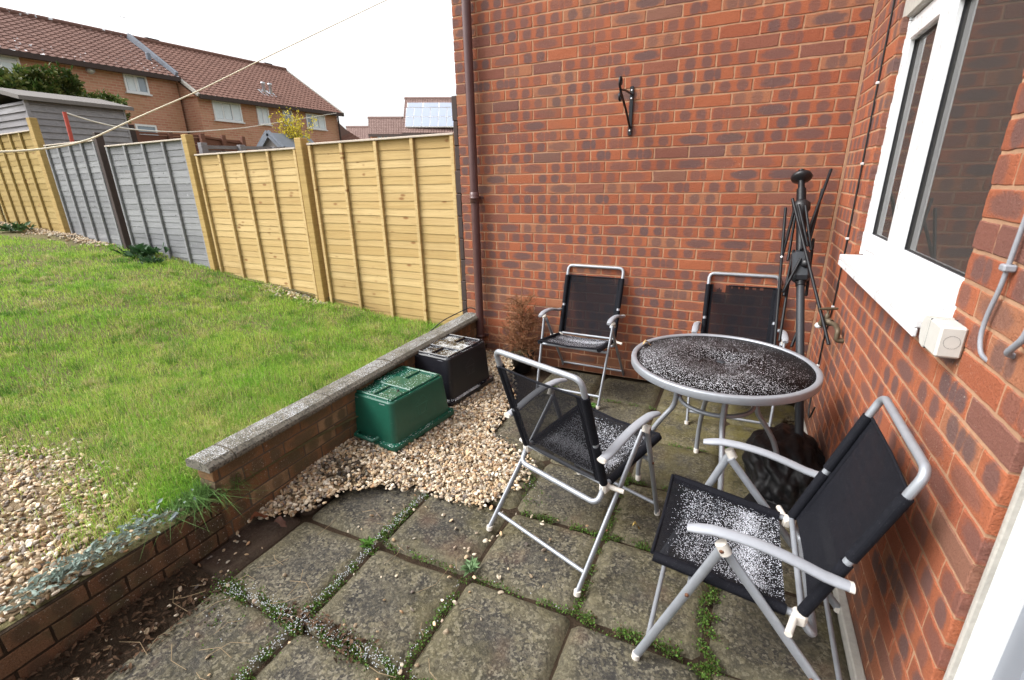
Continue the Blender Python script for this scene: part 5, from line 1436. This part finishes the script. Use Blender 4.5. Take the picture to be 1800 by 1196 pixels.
# ------------------------------------------------------------------ houses
def tile_roof(name, parent, mat, e0, e1, r0, r1, rows, cols, amp=.03, step=.025, loc=(0,0,0)):
    """tiled slope between eave e0-e1 and ridge r0-r1 (world points), rows stepped, tiles rolled"""
    e0, e1, r0, r1 = [np.array(q, float)-np.array(loc) for q in (e0, e1, r0, r1)]
    nrm = np.cross(e1-e0, r0-e0); nrm /= np.linalg.norm(nrm); nrm *= np.sign(nrm[2])
    nc = cols*4+1; V = []; BK = []; F = []
    Rr = np.random.default_rng(rows*7+cols)
    tone = Rr.random((rows, cols+1))
    for r in range(rows):
        b = len(V)
        for (t, lift) in ((r/rows, step), ((r+1)/rows+.003, 0)):
            A, B = e0+(r0-e0)*t, e1+(r1-e1)*t
            for c in range(nc):
                s = c/(nc-1); w = amp*max(-.35, math.sin(2*math.pi*c/4+.3))
                V.append(A+(B-A)*s+nrm*(lift+w)); BK.append((tone[r, min(cols, c//4)], t, 0, 1))
        A, B = e0+(r0-e0)*(r/rows), e1+(r1-e1)*(r/rows)
        for c in range(nc):
            s = c/(nc-1); V.append(A+(B-A)*s+nrm*(-.02)); BK.append((tone[r, min(cols, c//4)]*.5, r/rows, 0, 1))
        for c in range(nc-1):
            F.append((b+c, b+c+1, b+nc+c+1, b+nc+c)); F.append((b+2*nc+c, b+2*nc+c+1, b+c+1, b+c))
    return mesh_obj(name, V, np.array(F), mat, parent, False, {'bk': ('FLOAT_COLOR', BK)})
def house_window(parent, X, px0, py0, px1, py1, lights, curtain, top=None):
    a, b = at(px0, py0, x=X), at(px1, py1, x=X)
    y0_, y1_, z1_, z0_ = a[1], b[1], a[2], b[2]
    o = np.array(parent.location)
    m = MB(); f = .07
    m.box((X-.05-o[0], y0_-o[1], z0_-o[2]), (X+.05-o[0], y0_+f-o[1], z1_-o[2])).box((X-.05-o[0], y1_-f-o[1], z0_-o[2]), (X+.05-o[0], y1_-o[1], z1_-o[2]))
    m.box((X-.045-o[0], y0_+f-o[1], z0_-o[2]), (X+.045-o[0], y1_-f-o[1], z0_+f-o[2])).box((X-.045-o[0], y0_+f-o[1], z1_-f-o[2]), (X+.045-o[0], y1_-f-o[1], z1_-o[2]))
    for q in lights: yy = y0_+(y1_-y0_)*q; m.box((X-.04-o[0], yy-.035-o[1], z0_+f-o[2]), (X+.04-o[0], yy+.035-o[1], z1_-f-o[2]))
    if top: m.box((X-.035-o[0], y0_+f-o[1], z1_-(z1_-z0_)*top-.03-o[2]), (X+.035-o[0], y1_-f-o[1], z1_-(z1_-z0_)*top+.03-o[2]))
    m.box((X+.0-o[0], y0_-.05-o[1], z0_-.05-o[2]), (X+.11-o[0], y1_+.05-o[1], z0_-.002-o[2]))
    w = m.build('window', M_PVC, parent)
    MB().box((X+.002-o[0], y0_+f-o[1], z0_+f-o[2]), (X+.012-o[0], y1_-f-o[1], z1_-f-o[2])).build('pane', M_FARGLASS, w)
    if curtain:
        c = MB(); R_ = random.Random(int(px0))
        for (q0, q1) in curtain: c.box((X+.0125-o[0], y0_+f+(y1_-y0_-2*f)*q0-o[1], z0_+f+.01-o[2]), (X+.017-o[0], y0_+f+(y1_-y0_-2*f)*q1-o[1], z1_-f-.01-o[2]))
        c.build('curtain', M_CURT, w)
    return w
G0 = 1.0
XM, XR, ZR = -22.5, -26.2, 7.92
eM0, eM1 = np.array([XM+.35, 11.22, 5.24]), np.array([XM+.35, 19.72, 5.34])
pitch = (ZR-5.29)/(XR-(XM+.35))*-1
hm = thing('brick_house', 'orange brick terraced house with tiled roof and two flue pipes beyond the yellow fence', 'house', (XM, 15.4, G0), 0, 'houses beyond the fence')
loc = np.array(hm.location)
zr0, zr1 = 7.86, 7.98
def rel(*p): return [tuple(np.array(q)-loc) for q in p]
# walls: front face, right gable, left gable
zt = 5.24-.03
MB().box((XR-3.5-loc[0], 11.35-loc[1], -.6), (XM-loc[0], 19.55-loc[1], zt-loc[2])).build('wall', M_FARBRICK, hm)
for y in (11.35, 19.55):
    MB().prism([(XM-loc[0]-.01, zt-loc[2]-.002), (XR-loc[0], zr0-.12-loc[2]), (XR-3.5-loc[0], zt-loc[2]-.002)], y-loc[1]-.10, y-loc[1]+.10-(.19 if y > 15 else -.0)*0, Matrix(((1,0,0,0),(0,0,1,0),(0,1,0,0),(0,0,0,1)))).build('gable', M_FARBRICK, hm)
rM = tile_roof('roof', hm, M_TILE_M, eM0, eM1, (XR,11.22,zr0), (XR,19.72,zr1), 19, 34, loc=loc)
tile_roof('roof', hm, M_TILE_M, (XR-3.9,11.22,5.24), (XR-3.9,19.72,5.34), (XR,11.22,zr0), (XR,19.72,zr1), 8, 10, loc=loc)
MB().tube(rel((XR,11.22,zr0+.02),(XR,19.72,zr1+.02)), .11, 8).build('ridge_tiles', M_TILE_M, hm)
MB().bar(rel((XM+.36,11.24,5.17))[0], rel((XM+.36,19.7,5.27))[0], .14, .17).build('gutter', M_DARKWOOD, hm)
for y, z1_ in ((11.22, zr0), (19.72, zr1)): MB().bar(rel((XM+.35,y,5.22+(y-11.2)*.0118))[0], rel((XR,y,z1_-.02))[0], .10, .12).build('verge', M_CONC, hm)
MB().tube(rel((XM+.12,19.5,5.2),(XM+.12,19.5,1.0)), .05, 8).build('rain_pipe', M_DARKWOOD, hm)
house_window(hm, XM, 371, 176, 427, 216, (.33,.66), ((0,.30),(.36,.63),(.70,1)))
house_window(hm, XM, 449, 187, 475, 220, (.5,), ((.0,.42),(.55,1)))
house_window(hm, XM, 495, 193, 516, 222, (.5,), (), .33)
house_window(hm, XM, 536, 199, 573, 229, (.33,.66), ((.36,.63),(.7,1)), .3)
for (px, py) in ((465, 165), (477, 167)):
    d = ray(px, py); s_ = (zr0-5.24)/(XM+.35-XR); t = (5.26+s_*(XM+.35-CAM_O[0])-CAM_O[2])/(d[2]+s_*d[0]); q = CAM_O+d*t
    f = MB().lathe([(.075,-.25),(.075,.42),(.10,.43),(.10,.52),(.0,.54)], tuple(q-loc), 12).add([tuple(q-loc+np.array(v)) for v in ((.3,-.22,-.16),(.3,.22,-.16),(-.2,.22,.20),(-.2,-.22,.20))], [(0,1,2,3)])
    f.build('flue_pipe', M_FLUE, hm)
MB().box(rel((XR-.25,12.0,zr0+.02))[0], rel((XR+.05,12.6,zr0+.18))[0], .02).build('ridge_vent', M_DARKWOOD, hm)
MB().box(rel((XR-.25,18.3,zr1+.0))[0], rel((XR+.05,18.8,zr1+.16))[0], .02).build('ridge_vent', M_DARKWOOD, hm)

XL = -23.45
hl = thing('brick_house', 'orange brick terraced house with snow flecked roof behind the shed', 'house', (XL, 5.5, G0), 0, 'houses beyond the fence')
loc = np.array(hl.location); YB = 11.20
eL0, eL1 = np.array([XL+.3, -1.5, 5.86]), np.array([XL+.3, YB, 5.97])
MB().box((XR-3.4-loc[0], -1.4-loc[1], -.6), (XL-loc[0], YB-loc[1], 5.86-loc[2])).build('wall', M_FARBRICK, hl)
tile_roof('roof', hl, M_TILE_L, eL0, eL1, (XR,-1.5,7.70), (XR,YB,7.86), 15, 50, loc=loc)
MB().tube(rel((XR,-1.5,7.72),(XR,YB,7.88)), .11, 8).build('ridge_tiles', M_TILE_L, hl)
MB().bar(rel((XL+.30,-1.5,5.78))[0], rel((XL+.30,YB,5.89))[0], .16, .17).build('gutter', M_DARKWOOD, hl)
MB().bar(rel((XL+.22,YB-.06,6.05))[0], rel((XR+.25,YB-.06,7.84))[0], .12, .26).build('flashing', M_LEAD, hl)
MB().box(rel((XL-.9,YB-.5,6.6))[0], rel((XL-.75,YB-.35,6.95))[0], .02).build('vent_pipe', M_LEAD, hl)
house_window(hl, XL, 214, 128, 263, 167, (.47,), ((.05,.42),(.5,.62)))
house_window(hl, XL, 236, 218, 278, 240, (), ())
house_window(hl, XL, -45, 88, 43, 139, (.45,), ((.5,1),), .3)
q = at(157, 124, x=XL)-loc
MB().lathe([(0,.16),(.12,.15),(.13,0)], tuple(q), 14, (1,0,0)).build('boiler_flue', M_FLUE, hl)
an = thing('television_aerial', 'thin television aerial standing on the far house roof', 'aerial', (XR-1.5, 9.3, 7.0))
base = np.array(an.location); q0, q1 = at(200, 27, x=XR-1.5)-base, at(233, 34, x=XR-1.5)-base
mp = at(219, 34, x=XR-1.5)-base
MB().tube([(mp[0], mp[1], -.5), (mp[0], mp[1], mp[2]+.5)], .012, 6).build('mast', M_FLUE, an)
ae = MB().tube([tuple(q0), tuple(q1)], .010, 6)
for k in range(8): p = q0+(q1-q0)*k/7; ae.tube([tuple(p+np.array([-.2,0,0])), tuple(p+np.array([.2,0,0]))], .008, 5)
ae.build('boom', M_FLUE, an)
wl2 = thing('washing_line', 'thin white washing line from the red pole to the brick house corner', 'washing line')
A = at(113, 198, y=1.0); B = at(592, 199, x=XM+.4); m1 = at(215, 226, x=-11.6); m2 = at(330, 233, x=-14.2)
MB().tube(fillet([tuple(A), tuple(at(160,213,x=-10.9)), tuple(m1), tuple(at(270,231,x=-12.8)), tuple(m2), tuple(at(430,225,x=-17)), tuple(B)], .6, 4), .012, 6).build('line', M_WROPE, wl2)

# far row: house with the solar roof and two plainer roofs, all facing the gardens
def far_roof(label, pxl, pxr, py_r, py_e, ye, hipl, depth, mat, rows, cols, grp='houses beyond the fence'):
    eL = at(pxl, py_e, y=ye); eR = at(pxr, py_e, y=ye); k = .75
    def up(px, py):
        d = ray(px, py); o = CAM_O; t = ((eL[2]-o[2])+k*(o[1]-ye))/(d[2]-k*d[1]); return o+d*t
    rL, rR = up(hipl, py_r), up(pxr, py_r)
    o = thing('brick_house', label, 'house', (eL[0], ye, G0), 0, grp); lc = np.array(o.location)
    tile_roof('roof', o, mat, eL, eR, rL, rR, rows, cols, .03, .03, loc=lc)
    yd = rL[1]
    MB().box((0, .25, -.5), (eR[0]-eL[0], (yd-ye)*2, eL[2]-.06-lc[2])).build('wall', M_FARBRICK, o)
    b = MB(); pts = [eL-lc, rL-lc, np.array([eL[0], 2*yd-ye, eL[2]])-lc]; ptsr = [eR-lc, rR-lc, np.array([eR[0], 2*yd-ye, eR[2]])-lc]
    b.add([tuple(q) for q in pts+ptsr], [(0,2,1),(3,4,5),(1,2,5,4)]); b.build('rear_roof', mat, o)
    MB().tube([tuple(rL-lc+np.array([0,0,.03])), tuple(rR-lc+np.array([0,0,.03]))], .12, 8).build('ridge_tiles', mat, o)
    MB().bar(tuple(eL-lc+np.array([0,.05,-.12])), tuple(eR-lc+np.array([0,.05,-.12])), .15, .2).build('gutter', M_DARKWOOD, o)
    return o, lc, up
hsol, lc, up = far_roof('distant house with rows of solar panels on its tiled roof', 707, 900, 174, 234, 30, 712, 6, M_TILE_F, 14, 40)
nrm = np.array([0,-.6,.8])
def solar(x0, y0, x1, y1, x2, y2, x3, y3):
    P = [up(x0,y0), up(x1,y1), up(x2,y2), up(x3,y3)]
    V = [tuple(q+nrm*.16-lc) for q in P]+[tuple(q+nrm*.08-lc) for q in P]
    f = MB().add(V, [(0,1,2,3),(7,6,5,4),(0,4,5,1),(1,5,6,2),(2,6,7,3),(3,7,4,0)]).build('solar_panel', M_PVC, hsol)
    c = sum(P)/4; V = [tuple(c+(q-c)*np.array([.93,.95,.95])+nrm*.175-lc) for q in P]; V = [(V[i][0], V[i][1], V[i][2]) for i in range(4)]
    MB().add(V, [(0,1,2,3)]).build('cells', M_SOLAR, f)
for k in range(5): solar(717+k*28+.4, 192, 717+(k+1)*28-.4, 192, 717+(k+1)*28-.4, 184.2, 717+k*28+.4, 184.2)
for k in range(9):
    solar(713.5+k*14.5+.3, 226, 713.5+(k+1)*14.5-.3, 226, 713.9+(k+1)*14.5-.3, 209.6, 714.3+k*14.5+.3, 209.6)
    solar(714.2+k*14.5+.3, 208.8, 714.2+(k+1)*14.5-.3, 208.8, 714.8+(k+1)*14.5-.3, 193, 715.2+k*14.5+.3, 193)
h2, lc2, _ = far_roof('distant house with plain brown roof left of the solar panels', 647.5, 708, 208, 236, 34, 647.5, 6, M_TILE_F, 10, 14)
for px in (664, 675, 690):
    a, b = at(px, 239, y=34.2), at(px+8, 247, y=34.2)
    w = MB().box((a[0]-lc2[0], .15, b[2]-lc2[2]), (b[0]-lc2[0], .24, a[2]-lc2[2])).build('window', M_PVC, h2)
    MB().box((a[0]-lc2[0]+.06, .14, b[2]-lc2[2]+.06), (b[0]-lc2[0]-.06, .148, a[2]-lc2[2]-.06)).build('pane', M_FARGLASS, w)
far_roof('distant house with low brown roof farthest from the brick wall', 606, 648, 224, 252, 40, 609, 6, M_TILE_F, 8, 10)
# lean-to roof at the right end of the near terrace
lr = thing('brick_house', 'low tiled extension right of the terraced house corner', 'house', (XM-1.0, 19.9, G0), 0, 'houses beyond the fence'); lc3 = np.array(lr.location)
P0, P1, P2 = at(592, 213, x=XM-.9), at(592, 250, x=XM-.9), at(626, 244, x=XM-.9)
MB().add([tuple(q-lc3) for q in (P0, P2, P2-np.array([0,0,2.5]), P1-np.array([0,0,2.]))], [(3,2,1,0)]).build('wall', M_TILE_F, lr)
tile_roof('roof', lr, M_TILE_M, P1+np.array([.3,0,-.3]), P2+np.array([.3,0,0]), P0+np.array([-.6,0,0.]), P0+np.array([-.6,.25,0.02]), 8, 8, loc=lc3)
